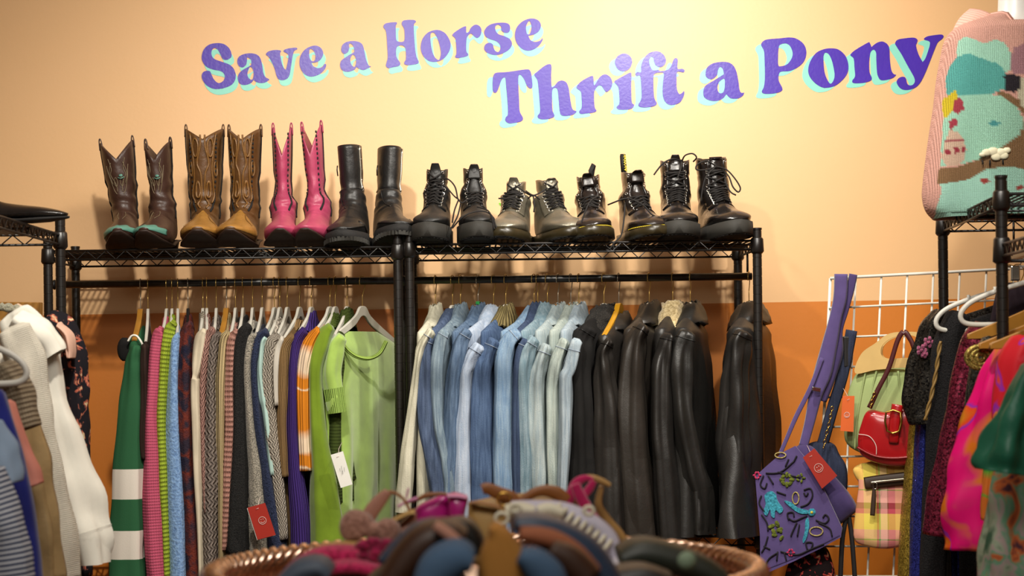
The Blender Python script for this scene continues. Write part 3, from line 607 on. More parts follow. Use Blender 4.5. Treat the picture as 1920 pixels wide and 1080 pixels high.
def combat(label, grp, u, side, H, pt, leath, sole_m, w=.042, yaw=0, lean=0, rows_n=8, lace_top=.9, thread=None, Y=5.12, laces=(), spread=.0, eyelets=True, wf=.056, tongue=.018, pull=False, cuff=None, curl=0):
    r = place_boot('combat_boot', label, 'boot', grp, u, side, Y, yaw, lean)
    k = wf/.054; h = H-pt
    base = [(-.055-spread, h, .062, h+.004, w, 1), (-.054-spread*.6, h*.82, .058, h*.82, w*.98, 1), (-.055, h*.66+.02, .054, h*.64+.015, w*.95, 1), (-.06, .118, .053, .10, .042*k, 1), (-.070, .104, .060, .062, .040*k, .9),
            (-.084, .092, .066, .022, .040*k, .7), (-.100, .080, .05, .001, .041*k, .55), (-.122, .066, 0, 0, .044*k, .45), (-.152, .051, -.07, 0, .051*k, .42), (-.186, .043, -.13, .0, .054*k, .42), (-.213, .036, -.18, .003, .049*k, .42), (-.232, .025, -.214, .006, .035*k, .45), (-.240, .015, -.236, .010, .013*k, .8)]
    base = [(a, b+pt, c, d+pt, e, f) for a, b, c, d, e, f in base]
    sf = Surf(base, .0011, u*.03, (.07, H))
    top = lambda ph: (.55*max(0, math.cos(ph))**2 if spread == 0 else 1.1*max(0, math.cos(ph))**3)
    skin(sf, 0, 12, 54, 40, top=top).build('boot_upper', leath, r, solid=-.003)
    z1 = pt+.004; ts = .012
    rows = [(.080, 0, z1, .024*k), (.068, 0, z1, .040*k), (.03, 0, z1, .047*k), (-.03, .0, z1, .047*k), (-.075, 0, z1, .054*k), (-.13, 0, z1, .0595*k), (-.18, .003, z1, .0575*k), (-.212, .007, z1+.003, .048*k), (-.238, .011, z1+.006, .030*k), (-.250, .014, z1+.008, .012*k)]
    s = sole_mb(rows).build('sole', sole_m, r)
    mb = MB()
    for i in range(16):
        a = -.1+PI*1.06*i/15; mb.box((.047*k*math.cos(a), -.17-.068*math.sin(a), .006+.008*max(0, math.sin(a))), (.010, .012, .009), Matrix.Rotation(a, 3, 'Z'))
    mb.build('lug_tread', M['rubber_dark'], s, smooth=False)
    if thread:
        mb = MB()
        for i in range(34):
            a = PI*i/33; c = Vector((.0555*k*math.cos(a), -.155-.085*math.sin(a), z1+.003+.004*max(0, math.sin(a)))); d = Vector((-math.sin(a), -math.cos(a), 0))
            mb.tube([c-d*.0026, c+d*.0026], .0011, 5)
        mb.build('welt_stitching', thread, r)
    # tongue and lace facings
    patch(sf, .1 if not curl else .5, 6.2, -.42, .42, .001, 16, 8).build('tongue', leath, r)
    p0 = sf.ev(.45, 0, .001); mb = MB(); pts = [p0+Vector((0, 0, -.02)), p0+Vector((0, .003, .004)), p0+Vector((0, -.002-curl*.5, tongue*.6+.008)), p0+Vector((0, -.006-curl, tongue+.008))]
    mb.tube(crom([tuple(x) for x in pts], 4), [.019-.0008*q for q in range(13)], 10, side=(1, 0, 0), flat=.14).build('tongue_tip', leath, r)
    t0, t1 = .45, 6.4; ts = [t0+(t1-t0)*i/(rows_n-1) for i in range(rows_n)]; fa = lambda i: .62+.18*(1-i/(rows_n-1))*(1 if spread else .0)
    for sgn in (-1, 1):
        patch(sf, .25, 6.9, sgn*.48, sgn*(1.05), .003, 16, 6).build('lace_facing', leath, r)
        if eyelets:
            mb = MB()
            for i, t in enumerate(ts):
                c = sf.ev(t, sgn*fa(i), .0042); n = (sf.ev(t, sgn*fa(i), .01)-c).normalized(); a = n.orthogonal().normalized(); b = n.cross(a)
                mb.tube([c+(a*math.cos(x)+b*math.sin(x))*.0036 for x in [2*PI*q/10 for q in range(10)]], .0013, 5, closed=True)
            mb.build('eyelets', M['eyelet'], r)
    mb = MB(); i0 = int((1-lace_top)*rows_n)
    for i in range(i0, rows_n-1):
        for sgn in (-1, 1):
            a = sf.ev(ts[i], sgn*fa(i), .006); b = sf.ev(ts[i+1], -sgn*fa(i+1), .006); m = sf.ev((ts[i]+ts[i+1])/2, 0, .011+.002*sgn)
            mb.tube(crom([tuple(a), tuple(m), tuple(b)], 5), .0023, 6)
    a = sf.ev(ts[-1], -fa(rows_n-1), .006); b = sf.ev(ts[-1], fa(rows_n-1), .006); mb.tube([a, sf.ev(ts[-1], 0, .01), b], .0023, 6)
    for path in laces:
        q = crom([tuple(loc_of(r, P(*x))) for x in path], 6); MB().tube(q, .0022, 6).build('loose_lace_end', M['lace'], r)
    mb.build('laces', M['lace'], r)
    if pull:
        p = loc_of(r, P(*pull[0])); q = loc_of(r, P(*pull[1])); mb = MB()
        d = (q-p).normalized(); mb.tube([p, (p+q)/2+Vector((pull[2], 0, 0)), q, q+Vector((0, .008, -.004)), (p+q)/2+Vector((0, .012, 0)), p+Vector((0, .012, 0))], .009*pull[3], 8, side=(1, .25, 0), flat=.2)
        lp = mb.build('heel_loop', M['lace'], r)
        if len(pull) > 4:
            cu = bpy.data.curves.new('txt', 'FONT'); cu.body = 'AirWair'; cu.size = .022; cu.extrude = .0004; cu.offset = .0004
            t = bpy.data.objects.new('tmp', cu); C.objects.link(t); bpy.context.view_layer.update()
            me = bpy.data.meshes.new_from_object(t.evaluated_get(bpy.context.evaluated_depsgraph_get())); bpy.data.objects.remove(t)
            L0 = (q-p).length; xs = [v.co.x for v in me.vertices]; s = (L0*.98)/(max(xs)-min(xs))
            for v in me.vertices:
                f = (v.co.x-min(xs))*s; c = p+d*f; v.co = Vector((c.x+.006-v.co.y*s*.75, c.y-.0045-v.co.z-.003, c.z))
            me.materials.clear(); me.materials.append(M['yellow']); t = bpy.data.objects.new('loop_lettering', me); C.objects.link(t); t.parent = lp
    return r
Hs = lambda u, v, side, Y=5.1: P(u, v, Y).z-SHZ[side]
brown = fabric('leather', '40261a', scale=1.0); tan_l = fabric('leather', '5e3c16', scale=1.6); vamp = fabric('leather', 'a47430', scale=2.2); pink_l = fabric('leather', 'b44264', scale=1.0)
dsole = simple('dark_stacked_leather', '2a1a12', .6, 0, .3, 200); turq = simple('turquoise_leather', '5a8f80', .5, 0, .3, 160, var=.12)
stit = simple('stitching', '7a6a50', .6)
# scrollwork: rings (t, ph, dt, dph, r) and strokes
tool_tan = ([(1.2, .38, .42, .16, .0032), (3.1, .30, .5, .13, .0032), (2.1, .75, .3, .12, .0022)], [([(.6, .1), (1.2, .12), (1.9, .3), (2.4, .1), (3.6, .1), (4.4, .35), (5.2, .2)], .003), ([(.5, .7), (1.5, .55), (2.3, .5), (3.2, .7), (4.2, .55)], .0026), ([(7, .5), (8, .55), (9.4, .7), (10.4, 1.0)], .002)], fabric('leather', '7c5420', scale=1.9), vamp)
tool_brown = ([(2.4, .18, .25, .10, .0009)], [([(1.2, .5), (1.7, .35), (2.0, .45), (2.5, .2), (3.0, .15)], .0009), ([(1.5, .7), (2.2, .55), (2.8, .4), (3.2, .2)], .0009), ([(1.4, .35), (1.9, .55), (2.5, .4)], .0009), ([(6, .3), (7.5, .4), (9.0, .2)], .0009)], stit)
cowboy('brown cowboy boot with turquoise toe trim, first on the shelf from the left', 'brown cowboy boot pair', 228, 'L', Hs(207, 266, 'L'), brown, dsole, .047, .05, turq, 4, -6.0, .048, tool=tool_brown, accent=turq)
cowboy('right brown cowboy boot with turquoise toe trim, second on the shelf from the left', 'brown cowboy boot pair', 297, 'L', Hs(286, 268, 'L'), brown, dsole, .037, .05, turq, -4, -3.2, .050, tool=tool_brown, accent=turq)
cowboy('left boot of the tall tan tooled cowboy pair with scrollwork', 'tan tooled cowboy boot pair', 374, 'L', Hs(370, 243, 'L'), tan_l, dsole, .054, .032, None, 3, 0.2, .056, tool=tool_tan, lacing=M['rubber_dark'])
cowboy('right boot of the tall tan tooled cowboy pair, beside the pink boots', 'tan tooled cowboy boot pair', 450, 'L', Hs(453, 243, 'L'), tan_l, dsole, .047, .034, None, -3, 0.6, .056, tool=tool_tan, lacing=M['rubber_dark'])
cowboy('left pink leather western boot with dark side lacing', 'pink western boot pair', 525, 'L', Hs(524, 240, 'L'), pink_l, dsole, .027, .066, None, 3, -.3, .049, lacing=M['rubber_dark'])
cowboy('right pink leather western boot with dark side lacing, beside the tall black boots', 'pink western boot pair', 595, 'L', Hs(588, 236, 'L'), pink_l, dsole, .029, .066, None, -5, -3.5, .051, lacing=M['rubber_dark'])
engineer('left tall black pull-on boot with lug sole, standing straight', 'tall black boot pair', 663, 'L', Hs(658, 275, 'L'), -6, -3.2, 5.13)
engineer('right tall black pull-on boot with lug sole, its toe raised on the rack edge', 'tall black boot pair', 722, 'L', Hs(730, 275, 'L'), 12, 3.0, 5.16, pitch=-4)
blk = fabric('leather', '11100e', scale=1.3); pat = fabric('leather', '150f0c', scale=.7); pat.node_tree.nodes['Principled BSDF'].inputs['Roughness'].default_value = .2
blk.node_tree.nodes['Principled BSDF'].inputs['Roughness'].default_value = .5
met = simple('crackled_silver_leather', '8a8474', .38, .6, .6, 260, var=.3)
choc = fabric('leather', '1c130e', scale=.8); choc.node_tree.nodes['Principled BSDF'].inputs['Roughness'].default_value = .22
combat('left black laced platform boot beside the rack joint, laces trailing right', 'black platform laced boot pair', 818, 'R', Hs(820, 320, 'R'), .042, blk, M['rubber'], .030, -5, 1, 8, 1, Y=5.12, wf=.050,
       laces=[[(826, 336, 4.99), (840, 336, 4.97), (853, 350, 4.95), (858, 372, 4.94)], [(815, 342, 5.0), (835, 350, 4.97), (852, 368, 4.95), (860, 374, 4.94), (864, 380, 4.94)]])
combat('right black laced platform boot with open tongue and laces knotted to its mate', 'black platform laced boot pair', 889, 'R', Hs(890, 318, 'R'), .042, blk, M['rubber'], .028, 3, 0, 8, .5, Y=5.12, wf=.050, tongue=.012,
       laces=[[(858, 372, 4.93), (866, 380, 4.92), (880, 372, 4.94), (895, 370, 4.95)], [(860, 374, 4.93), (852, 395, 4.9), (848, 418, 4.9)], [(864, 380, 4.93), (858, 405, 4.9), (846, 428, 4.9)], [(848, 428, 4.9), (870, 405, 4.89), (898, 396, 4.9), (920, 402, 4.9), (930, 425, 4.9), (936, 436, 4.9)], [(895, 388, 4.93), (915, 395, 4.9), (923, 412, 4.9), (927, 430, 4.9)]])
combat('left small silver crackled laced boot with brown translucent sole', 'silver laced boot pair', 968, 'R', Hs(972, 342, 'R'), .027, met, M['olive_rubber'], .026, -10, 2, 9, .95, Y=5.14, wf=.055, tongue=.012,
       laces=[[(935, 372, 4.97), (950, 372, 4.96), (966, 368, 4.96), (978, 362, 4.96)], [(966, 348, 4.98), (978, 356, 4.96), (990, 364, 4.95), (1000, 368, 4.95)]])
combat('right small silver crackled laced boot tied to its mate', 'silver laced boot pair', 1038, 'R', Hs(1025, 338, 'R'), .027, met, M['olive_rubber'], .027, 12, -4, 9, .95, Y=5.14, wf=.055, tongue=.004,
       laces=[[(986, 358, 4.95), (1000, 366, 4.94), (1015, 360, 4.95), (1026, 352, 4.96)], [(990, 372, 4.95), (1000, 366, 4.94), (1012, 374, 4.95)], [(1000, 368, 4.94), (1002, 385, 4.93), (1001, 398, 4.93)]])
combat('left glossy dark brown laced boot with yellow welt stitching, curled heel loop', 'dark brown boot pair with yellow stitching', 1121, 'R', Hs(1118, 332, 'R'), .026, choc, M['olive_rubber'], .033, -6, -5, 8, .5, M['yellow'], 5.12, tongue=.006, spread=.012, curl=.01,
       pull=[(1109, 332, 5.17), (1113, 308, 5.17), -.006, .7], laces=[[(1122, 368, 4.95), (1108, 376, 4.92), (1098, 395, 4.9), (1086, 430, 4.9), (1081, 446, 4.92)], [(1140, 384, 4.95), (1155, 378, 4.92), (1168, 373, 4.92), (1180, 372, 4.93)]])
combat('right glossy dark brown laced boot with a lettered black and yellow heel loop', 'dark brown boot pair with yellow stitching', 1201, 'R', Hs(1188, 325, 'R'), .026, choc, M['olive_rubber'], .029, 8, -3, 8, .5, M['yellow'], 5.12, tongue=.004, spread=.012, curl=.01,
       pull=[(1171, 322, 5.17), (1168, 289, 5.17), 0, .9, 1], laces=[[(1180, 372, 4.93), (1195, 378, 4.92), (1210, 388, 4.92), (1222, 402, 4.92), (1240, 409, 4.93), (1252, 405, 4.94)], [(1172, 380, 4.94), (1170, 410, 4.9), (1165, 440, 4.88), (1152, 455, 4.87), (1143, 468, 4.87)]])
combat('left tall black platform boot with many eyelets, lace end reaching left', 'tall black platform laced boot pair', 1278, 'R', Hs(1278, 303, 'R'), .038, pat, M['rubber'], .042, -5, -.5, 11, .9, Y=5.12, wf=.057,
       laces=[[(1280, 303, 4.99), (1262, 298, 4.96), (1245, 305, 4.95), (1234, 317, 4.95), (1226, 328, 4.95)], [(1278, 305, 4.98), (1284, 292, 4.96), (1298, 288, 4.95), (1306, 295, 4.95), (1300, 303, 4.97)], [(1278, 302, 4.98), (1276, 318, 4.96), (1270, 335, 4.96)]])
combat('right tall black platform boot with its laces tied in a loose bow', 'tall black platform laced boot pair', 1353, 'R', Hs(1335, 298, 'R'), .038, pat, M['rubber'], .042, 7, -2.5, 11, .9, Y=5.12, wf=.057, tongue=.0,
       laces=[[(1343, 312, 4.97), (1325, 302, 4.95), (1308, 308, 4.95), (1306, 318, 4.95), (1325, 318, 4.96), (1343, 312, 4.96)], [(1343, 312, 4.97), (1362, 318, 4.94), (1378, 335, 4.93), (1388, 352, 4.93), (1384, 360, 4.93), (1374, 350, 4.93), (1366, 330, 4.94), (1350, 314, 4.96)], [(1358, 320, 4.96), (1362, 345, 4.95), (1370, 360, 4.94), (1380, 366, 4.94)], [(1340, 314, 4.96), (1325, 330, 4.95), (1318, 350, 4.95), (1314, 378, 4.95)]])
# pointed black shoe on the left rack
pp = P(14, 398, 4.2); r = thing('pointed_shoe', 'glossy black pointed shoe on the left rack shelf', 'shoe', (pp.x-.05, 4.2, zL2+.006)); r.rotation_euler = (0, 0, R(78))
rg = [(-.02, .065, .07, .065, .033, 1), (-.03, .055, .075, .045, .034, .8), (-.05, .048, .06, .022, .034, .6), (-.09, .042, .0, .012, .036, .5), (-.14, .036, -.10, .010, .037, .5), (-.18, .028, -.16, .010, .026, .5), (-.205, .020, -.2, .012, .008, .8)]
sf = Surf(rg); skin(sf, 0, 6, 26, 24).build('shoe_upper', pat, r, solid=-.002)
sole_mb([(.07, .0, .02, .02), (.03, .0, .02, .03), (-.03, .004, .012, .028), (-.1, .0, .008, .037), (-.15, .002, .010, .035), (-.19, .006, .012, .018), (-.208, .008, .013, .006)]).build('sole', M['rubber_dark'], r)
# ------------------------------------------------------------------ hangers and garments
def hanger(label, O, al, kind='plastic', group=None, hw=.205, mat=None, clip=None):
    r = thing('clothes_hanger', label, 'hanger', O, -al, group)
    hk = []
    for i in range(15):
        a = R(-35+i*(215/14)); hk.append((0, -.0165*math.cos(a), .0005+.0165*math.sin(a)-.003))
    hk = [(0, .0165*math.cos(R(215-180))*-1, 0)] and hk
    hk += [(0, .0165, -.012), (0, .009, -.028), (0, .001, -.040), (0, 0, -.052), (0, 0, -.084)]
    MB().tube(crom(hk, 2), .0014, 6).build('hook', M['goldwire'] if kind == 'plastic' else M['steel'], r)
    if kind in ('plastic', 'wood', 'black'):
        wd = kind == 'wood'; t = .012 if wd else .005; m = mat or {'plastic': M['plastic_grey'], 'wood': M['wood'], 'black': M['plastic_black']}[kind]
        up = [(-hw, -.166), (-hw*.8, -.150), (-hw*.5, -.126), (-hw*.22, -.100), (-.022, -.080), (-.010, -.074), (.010, -.074), (.022, -.080), (hw*.22, -.100), (hw*.5, -.126), (hw*.8, -.150), (hw, -.166)]
        th = .030 if wd else .019
        lo = [(hw+.002, -.176), (hw*.8, -.150-th*.8), (hw*.5, -.126-th), (hw*.25, -.104-th*1.1), (.014, -.084-th*(1.3 if wd else .9)), (-.014, -.084-th*(1.3 if wd else .9)), (-hw*.25, -.104-th*1.1), (-hw*.5, -.126-th), (-hw*.8, -.150-th*.8), (-hw-.002, -.176)]
        plate('hanger_body', [crom(up, 4)+crom(lo, 4)], t, m, r, Matrix.Rotation(PI/2, 4, 'Z') @ Matrix.Rotation(PI/2, 4, 'X'), bev=.0015)
    elif kind == 'tube':
        h = [(0, 0, -.084), (0, -.05, -.098), (0, -.12, -.118), (0, -.175, -.140), (0, -.200, -.160), (0, -.207, -.178), (0, -.198, -.192), (0, -.17, -.197), (0, -.10, -.197), (0, 0, -.197)]
        h = h+[(a, -b, c) for a, b, c in reversed(h[1:-1])]
        mb = MB(); mb.tube(crom(h, 4, True), .0048, 8, closed=True, side=(1, 0, 0), flat=1.3)
        for s in (-1, 1): mb.box((0, s*.125, -.116), (.009, .006, .016))
        mb.build('hanger_body', mat or M['plastic_white'], r)
    if clip: MB().box((0, 0, -.068), (.011, .011, .012)).build('size_marker', clip, r, smooth=False, bev=.001)
    return r
def body_rings(hem, hw, hx, lean=0, flare=0, fold=.006, seed=0, nk=.058, ztop=-.120, slope=.31, drift=0, n=36, nph=40, short_sh=None):
    rs = []; sh = short_sh or hw
    zs = [ztop-(sh-nk)*slope*i/7 for i in range(8)]
    zs += [zs[-1]-.014, zs[-1]-.035]; z2 = zs[-1]
    zs += [z2+(hem-z2)*i/n for i in range(1, n+1)]
    for z in zs:
        if z > ztop-(sh-nk)*slope-1e-6: hy = nk+(ztop-z)/slope; t = 0; tx = .22+.5*(ztop-z)/((sh-nk)*slope)
        else: t = (z-zs[9])/(hem-zs[9]) if z < zs[9] else 0; hy = hw*(1+.02*t)+flare*t; tx = min(1, .75+1.5*t+(.1 if z < zs[7] else 0))
        row = []
        for j in range(nph):
            ph = 2*PI*j/nph; c, s = math.cos(ph), math.sin(ph)
            y = hy*sg(s, .9); x = hx*tx*sg(c, .75)
            e = min(1, max(0, t)*2.2+.08)
            x += e*fold*(math.sin(y*46+seed*3.1+1.5*math.sin(z*5+seed))+.6*math.sin(y*83+seed*1.7+z*4))
            x += drift*t+lean*(z-ztop); row.append((x, y, z))
        rs.append(row)
    return rs
def px_sleeve(r, path, b=.034, Y=4.9, wr=.0016, seed=0, n=5, flat_in=True, cuff=True, capt=True):
    """tube along pixel points (u,v,width_px[,Y]) in the local space of r, elliptical: half width w/2 across the view, b in depth"""
    q = crom([(p[0], p[1], p[2], (p[3] if len(p) > 3 else Y)) for p in path], n); rs = []; N = len(q)
    for i, (u, v, w, y) in enumerate(q):
        a = q[max(i-1, 0)]; c = q[min(i+1, N-1)]; tx, tv = c[0]-a[0], c[1]-a[1]; L = math.hypot(tx, tv) or 1; tx /= L; tv /= L
        ctr = P(u, v, y); sd = P(u+tv*10, v-tx*10, y)-ctr; sd.normalize(); hw = w/2/F*y; dp = Vector((0, 1, 0))
        row = []
        for j in range(24):
            ph = 2*PI*j/24; k = 1+.02*math.sin(i*.8+seed*5)*math.sin(ph+seed)+wr/.03*(1.3*math.sin(ph*4+i*.10+seed)+.9*math.sin(ph*7-i*.06+seed*2)+.8*math.sin(ph*3+i*.33+seed)+.5*math.sin(i*.95+seed+2.5*math.cos(ph+seed)))
            row.append(loc_of(r, ctr+sd*(hw*k*math.cos(ph))-dp*(b*k*math.sin(ph))))
        rs.append(row)
    if capt:
        c0 = sum(rs[0], Vector())/24; rs.insert(0, [c0+(p-c0)*.55+Vector((0, 0, .008)) for p in rs[0]])
    if cuff:
        c0 = sum(rs[-1], Vector())/24; c1 = sum(rs[-4], Vector())/24
        rs.append([c0+(p-c0)*.86 for p in rs[-1]]); rs.append([c1+(p-c0)*.8 for p in rs[-2]])
    mb = MB(); mb.rings(rs, capt, cuff); return mb, rs
GN = [0]
def crom_rings(rs, n):
    out = []
    for i in range(len(rs)-1):
        for k in range(n): out.append([tuple(Vector(a).lerp(Vector(b), k/n)) for a, b in zip(rs[i], rs[i+1])])
    return out+[rs[-1]]
def garment(name, label, cat, mat, hook=None, O=None, al=0, sh=None, hem=-.66, hw=.212, hx=.026, sleeve=None, sb=.034, fold=.006, group=None, collar=None, cuffm=None, seam=None, hang='plastic', hlabel=None, far=True, flare=0, drift=0, Ysl=None, nk=.058, ztop=-.120, extra=None, hkw={}, wr=.0016, hemband=None):
    GN[0] += 1; seed = GN[0]*1.37
    if O is None:
        rz = RL if hook < 757 else RR
        p = P(hook, 528, YR); O = Vector((p.x, YR, rz))
    if sh is not None:      # near shoulder pixel fixes the turn of the hanger
        best = None
        for k in range(-30, 75):
            a = R(k); q = O+Vector((-math.sin(a)*.21, -math.cos(a)*.21, -.16)); u, v = PX(q)
            if best is None or abs(u-sh) < best[0]: best = (abs(u-sh), a)
        al = best[1]
    if hang: hanger(hlabel or ('grey-white hanger carrying the '+label), O, al, hang, 'hangers on the racks', hw=hw-.012, **hkw)
    r = thing(name, label, cat, O, -al, group)
    rs = body_rings(hem, hw, hx, 0, flare, fold, seed, nk, ztop, drift=drift)
    mb = MB(); mb.rings(rs, False, False); mb.build('body', mat, r)
    if hemband:
        q = rs[-1]; c = Vector((0, 0, 0)); b = [[(p[0]*1.04, p[1]*1.01, p[2]+.03) for p in q], [(p[0]*1.05, p[1]*1.01, p[2]) for p in q], [(p[0], p[1]*.99, p[2]-.002) for p in q]]
        MB().rings(b, False, False).build('hem_band', hemband, r)
    if sleeve:
        Y = Ysl or (O.y-.215*math.cos(al)-.01)
        mb, sr_ = px_sleeve(r, sleeve, sb, Y, wr, seed); s1 = mb.build('sleeve', mat, r)
        if seam:
            sm = [p+(p-sum(sr_[3], Vector())/24)*.03 for p in sr_[3]]; MB().tube(sm, .0011, 5, closed=True).build('armhole_seam', seam, s1)
        if cuffm:
            c0 = sum(sr_[-3], Vector())/24; c1 = sum(sr_[-10], Vector())/24
            a = [c1+(p-c1)*1.03 for p in sr_[-10]]; b_ = [c0+(p-c0)*1.05 for p in sr_[-3]]
            MB().rings([a, [x.lerp(y, .5) for x, y in zip(a, b_)], b_], False, False).build('cuff', cuffm, s1)
        if far:   # same sleeve on the far shoulder, simple hang
            L0 = P(sleeve[0][0], sleeve[0][1], Y).z-P(sleeve[-1][0], sleeve[-1][1], Y).z; ww = [q[2]/2/F*Y for q in sleeve]; m = len(ww)
            rr_ = []
            for i in range(20):
                t = i/19; k = min(m-1, int(t*(m-1))); f = t*(m-1)-k; w_ = ww[k]+(ww[min(k+1, m-1)]-ww[k])*f
                c = Vector((drift*t, hw+.012+.015*t, ztop-(hw-nk)*.36-.012-(L0-.02)*t)); rr_.append([c+Vector((w_*math.cos(2*PI*j/16)*.9, .028*math.sin(2*PI*j/16), 0)) for j in range(16)])
            MB().rings(rr_, True, True).build('sleeve', mat, r)
    if collar:
        kind, cm = collar[0], collar[1]; ch = collar[2] if len(collar) > 2 else .045
        def ring(z, ky, kx, dz=0): return [(kx*sg(math.cos(a), .8), ky*math.sin(a), z+dz*math.sin(a)) for a in [2*PI*i/28 for i in range(28)]]
        rnd = random.Random(GN[0]); zt = ztop+.012; tl = rnd.uniform(.1, .3)
        if kind == 'fold': prof = [ring(zt-.045, nk+.05, hx*.7), ring(zt-.012, nk+.012, hx*.6), ring(zt+ch*.30, nk-.018, hx*.4), ring(zt+ch*.42, nk-.024, hx*.36), ring(zt+ch*.30, nk-.010, hx*.52), ring(zt-.014, nk+.024, hx*.76), ring(zt-.048, nk+.070, hx*.98), ring(zt-.052, nk+.066, hx*.85)]
        elif kind == 'stand': prof = [ring(zt-.034, nk+.04, hx*.8), ring(zt-.004, nk-.002, hx*.62), ring(zt+ch*.5, nk-.020, hx*.5), ring(zt+ch*.6, nk-.026, hx*.42), ring(zt+ch*.4, nk-.028, hx*.36)]
        elif kind == 'fur':
            prof = [ring(zt-.085, nk+.085, hx*.8), ring(zt-.05, nk+.05, hx*.95), ring(zt-.01, nk+.01, hx*.8), ring(zt+ch*.4, nk-.02, hx*.6), ring(zt+ch*.3, nk-.035, hx*.3)]
            prof = [[(x*(1+.15*rnd.random()), y*(1+.06*rnd.random()), z+.007*rnd.random()) for x, y, z in q] for q in crom_rings(prof, 3)]
        elif kind == 'band': prof = [ring(zt-.034, nk+.04, hx*.85), ring(zt-.012, nk+.010, hx*.8), ring(zt-.006, nk, hx*.66), ring(zt-.016, nk+.004, hx*.5)]
        prof = [[(x*(1+.14*math.sin(j*.9+tl*50+i)), y*(1+.05*math.sin(j*.7+tl*70)), z+tl*x+.005*math.sin(y*40+tl*30)+.003*math.sin(j*1.9+i*.8+tl*40)) for j, (x, y, z) in enumerate(q)] for i, q in enumerate(crom_rings(prof, 2))]
        MB().rings(prof, False, False).build('collar', cm, r)
    if extra: extra(r)
    return r
SW = 'sweaters on the left rack'; DN = 'denim jackets and shirts on the rack'; BK = 'black coats and leather jackets on the rack'
G = garment
seam_w = simple('pale_seam', '8c98a8', .8); seam_d = simple('dark_seam', '22283a', .8)
# --- sweaters, left to right
G('rugby_jersey', 'green jersey with white stripes and white collar, first on the sweater rack', 'sweater', fabric('jersey', '2a5a3a', 'd8d0c4'), 263, sh=252, hem=-.95, hw=.215, hx=.036, group=SW,
  sleeve=[(256, 652, 20), (252, 672, 30), (250, 700, 34), (247, 760, 44), (243, 850, 56), (240, 950, 64), (238, 1040, 66), (238, 1090, 66)], sb=.03, hang='wood', hlabel='wooden hanger carrying the green striped jersey',
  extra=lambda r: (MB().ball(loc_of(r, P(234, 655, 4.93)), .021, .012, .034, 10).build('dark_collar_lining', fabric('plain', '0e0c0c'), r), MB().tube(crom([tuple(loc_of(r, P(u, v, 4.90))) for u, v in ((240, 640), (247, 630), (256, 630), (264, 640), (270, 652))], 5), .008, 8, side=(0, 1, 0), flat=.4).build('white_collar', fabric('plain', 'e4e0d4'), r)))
G('cardigan', 'dark brown cardigan squeezed behind the green striped jersey', 'cardigan', fabric('plain', '2c1a14'), 277, sh=272, hem=-.55, hx=.015, group=SW, hlabel='grey-white hanger carrying the dark brown cardigan',
  sleeve=[(272, 650, 16), (272, 680, 18), (273, 760, 18), (270, 820, 16), (272, 860, 12)], sb=.025, far=False, nk=.05)
G('sweater', 'rose pink knitted sweater, between the green jersey and the lime sweater', 'sweater', fabric('knit', 'c25470', None, 1.1), 312, sh=300, hem=-.93, hx=.02, group=SW, hlabel='grey-white hanger carrying the rose pink sweater',
  sleeve=[(303, 618, 12), (298, 632, 24), (291, 700, 25), (287, 800, 32), (288, 900, 40), (293, 1000, 46), (300, 1090, 46)], collar=('stand', fabric('rib', 'c25470'), .02))
G('sweater', 'lime green bubble-knit sweater beside the rose pink sweater', 'sweater', fabric('bubble', 'b2c83a', None, 1.3), 322, sh=318, hem=-.9, hx=.018, group=SW, hlabel='grey-white hanger carrying the lime bubble-knit sweater',
  sleeve=[(327, 606, 12), (318, 622, 22), (309, 690, 20), (303, 780, 20), (306, 880, 20), (311, 980, 18), (315, 1090, 16)], collar=('stand', fabric('bubble', 'b2c83a', None, 1.3), .03))
G('sweater', 'sky blue fuzzy sweater beside the lime sweater', 'sweater', fabric('fuzzy', '7fa0c8', '5a7aa8'), 333, sh=331, hem=-.92, hx=.020, group=SW, hlabel='grey-white hanger carrying the sky blue fuzzy sweater',
  sleeve=[(336, 630, 14), (331, 645, 24), (328, 710, 24), (327, 800, 30), (331, 900, 36), (334, 1000, 36), (336, 1090, 34)], wr=.001)
G('sweater', 'dark plum and rust mohair sweater on a black hanger', 'sweater', fabric('mohair', '2c2430', '6a2c20'), 352, sh=350, hem=-.92, hx=.020, group=SW, hang='black', hlabel='black hanger carrying the plum mohair sweater',
  sleeve=[(358, 608, 12), (350, 625, 24), (347, 700, 26), (348, 800, 24), (353, 900, 20), (360, 1000, 24), (362, 1090, 24)], collar=('stand', fabric('mohair', '2c2430', '6a2c20'), .02))
G('sweater', 'cream sweater with a knotted striped collar', 'sweater', fabric('plain', 'c8bca4'), 380, sh=374, hem=-.9, hx=.020, group=SW, hlabel='grey-white hanger carrying the cream sweater with knotted collar',
  sleeve=[(384, 622, 16), (378, 640, 26), (371, 690, 20), (368, 708, 14), (368, 720, 22), (370, 790, 22), (373, 900, 18), (377, 1000, 14), (378, 1090, 12)], collar=('stand', fabric('stripes', '9a9080', '6a6458', 2.0), .045))
G('sweater', 'dusty pink knitted sweater behind the cream one with knotted collar', 'sweater', fabric('cable', 'b08478', None, 1.2), 387, sh=388, hem=-.6, hx=.018, group=SW, hlabel='grey-white hanger carrying the dusty pink sweater',
  sleeve=[(398, 618, 12), (393, 635, 20), (385, 690, 18), (382, 760, 16), (384, 860, 14), (388, 960, 12)], collar=('stand', fabric('cable', 'b08478', None, 1.2), .03))
G('sweater', 'grey ribbed cable sweater beside the dusty pink one', 'sweater', fabric('cable', '7c7068', None, 1.0), 405, sh=399, hem=-.92, hx=.020, group=SW, hlabel='grey-white hanger carrying the grey ribbed cable sweater',
  sleeve=[(412, 628, 14), (404, 645, 26), (398, 720, 26), (396, 800, 32), (395, 900, 36), (394, 1000, 32), (396, 1090, 26)], collar=('stand', fabric('cable', '7c7068'), .02))
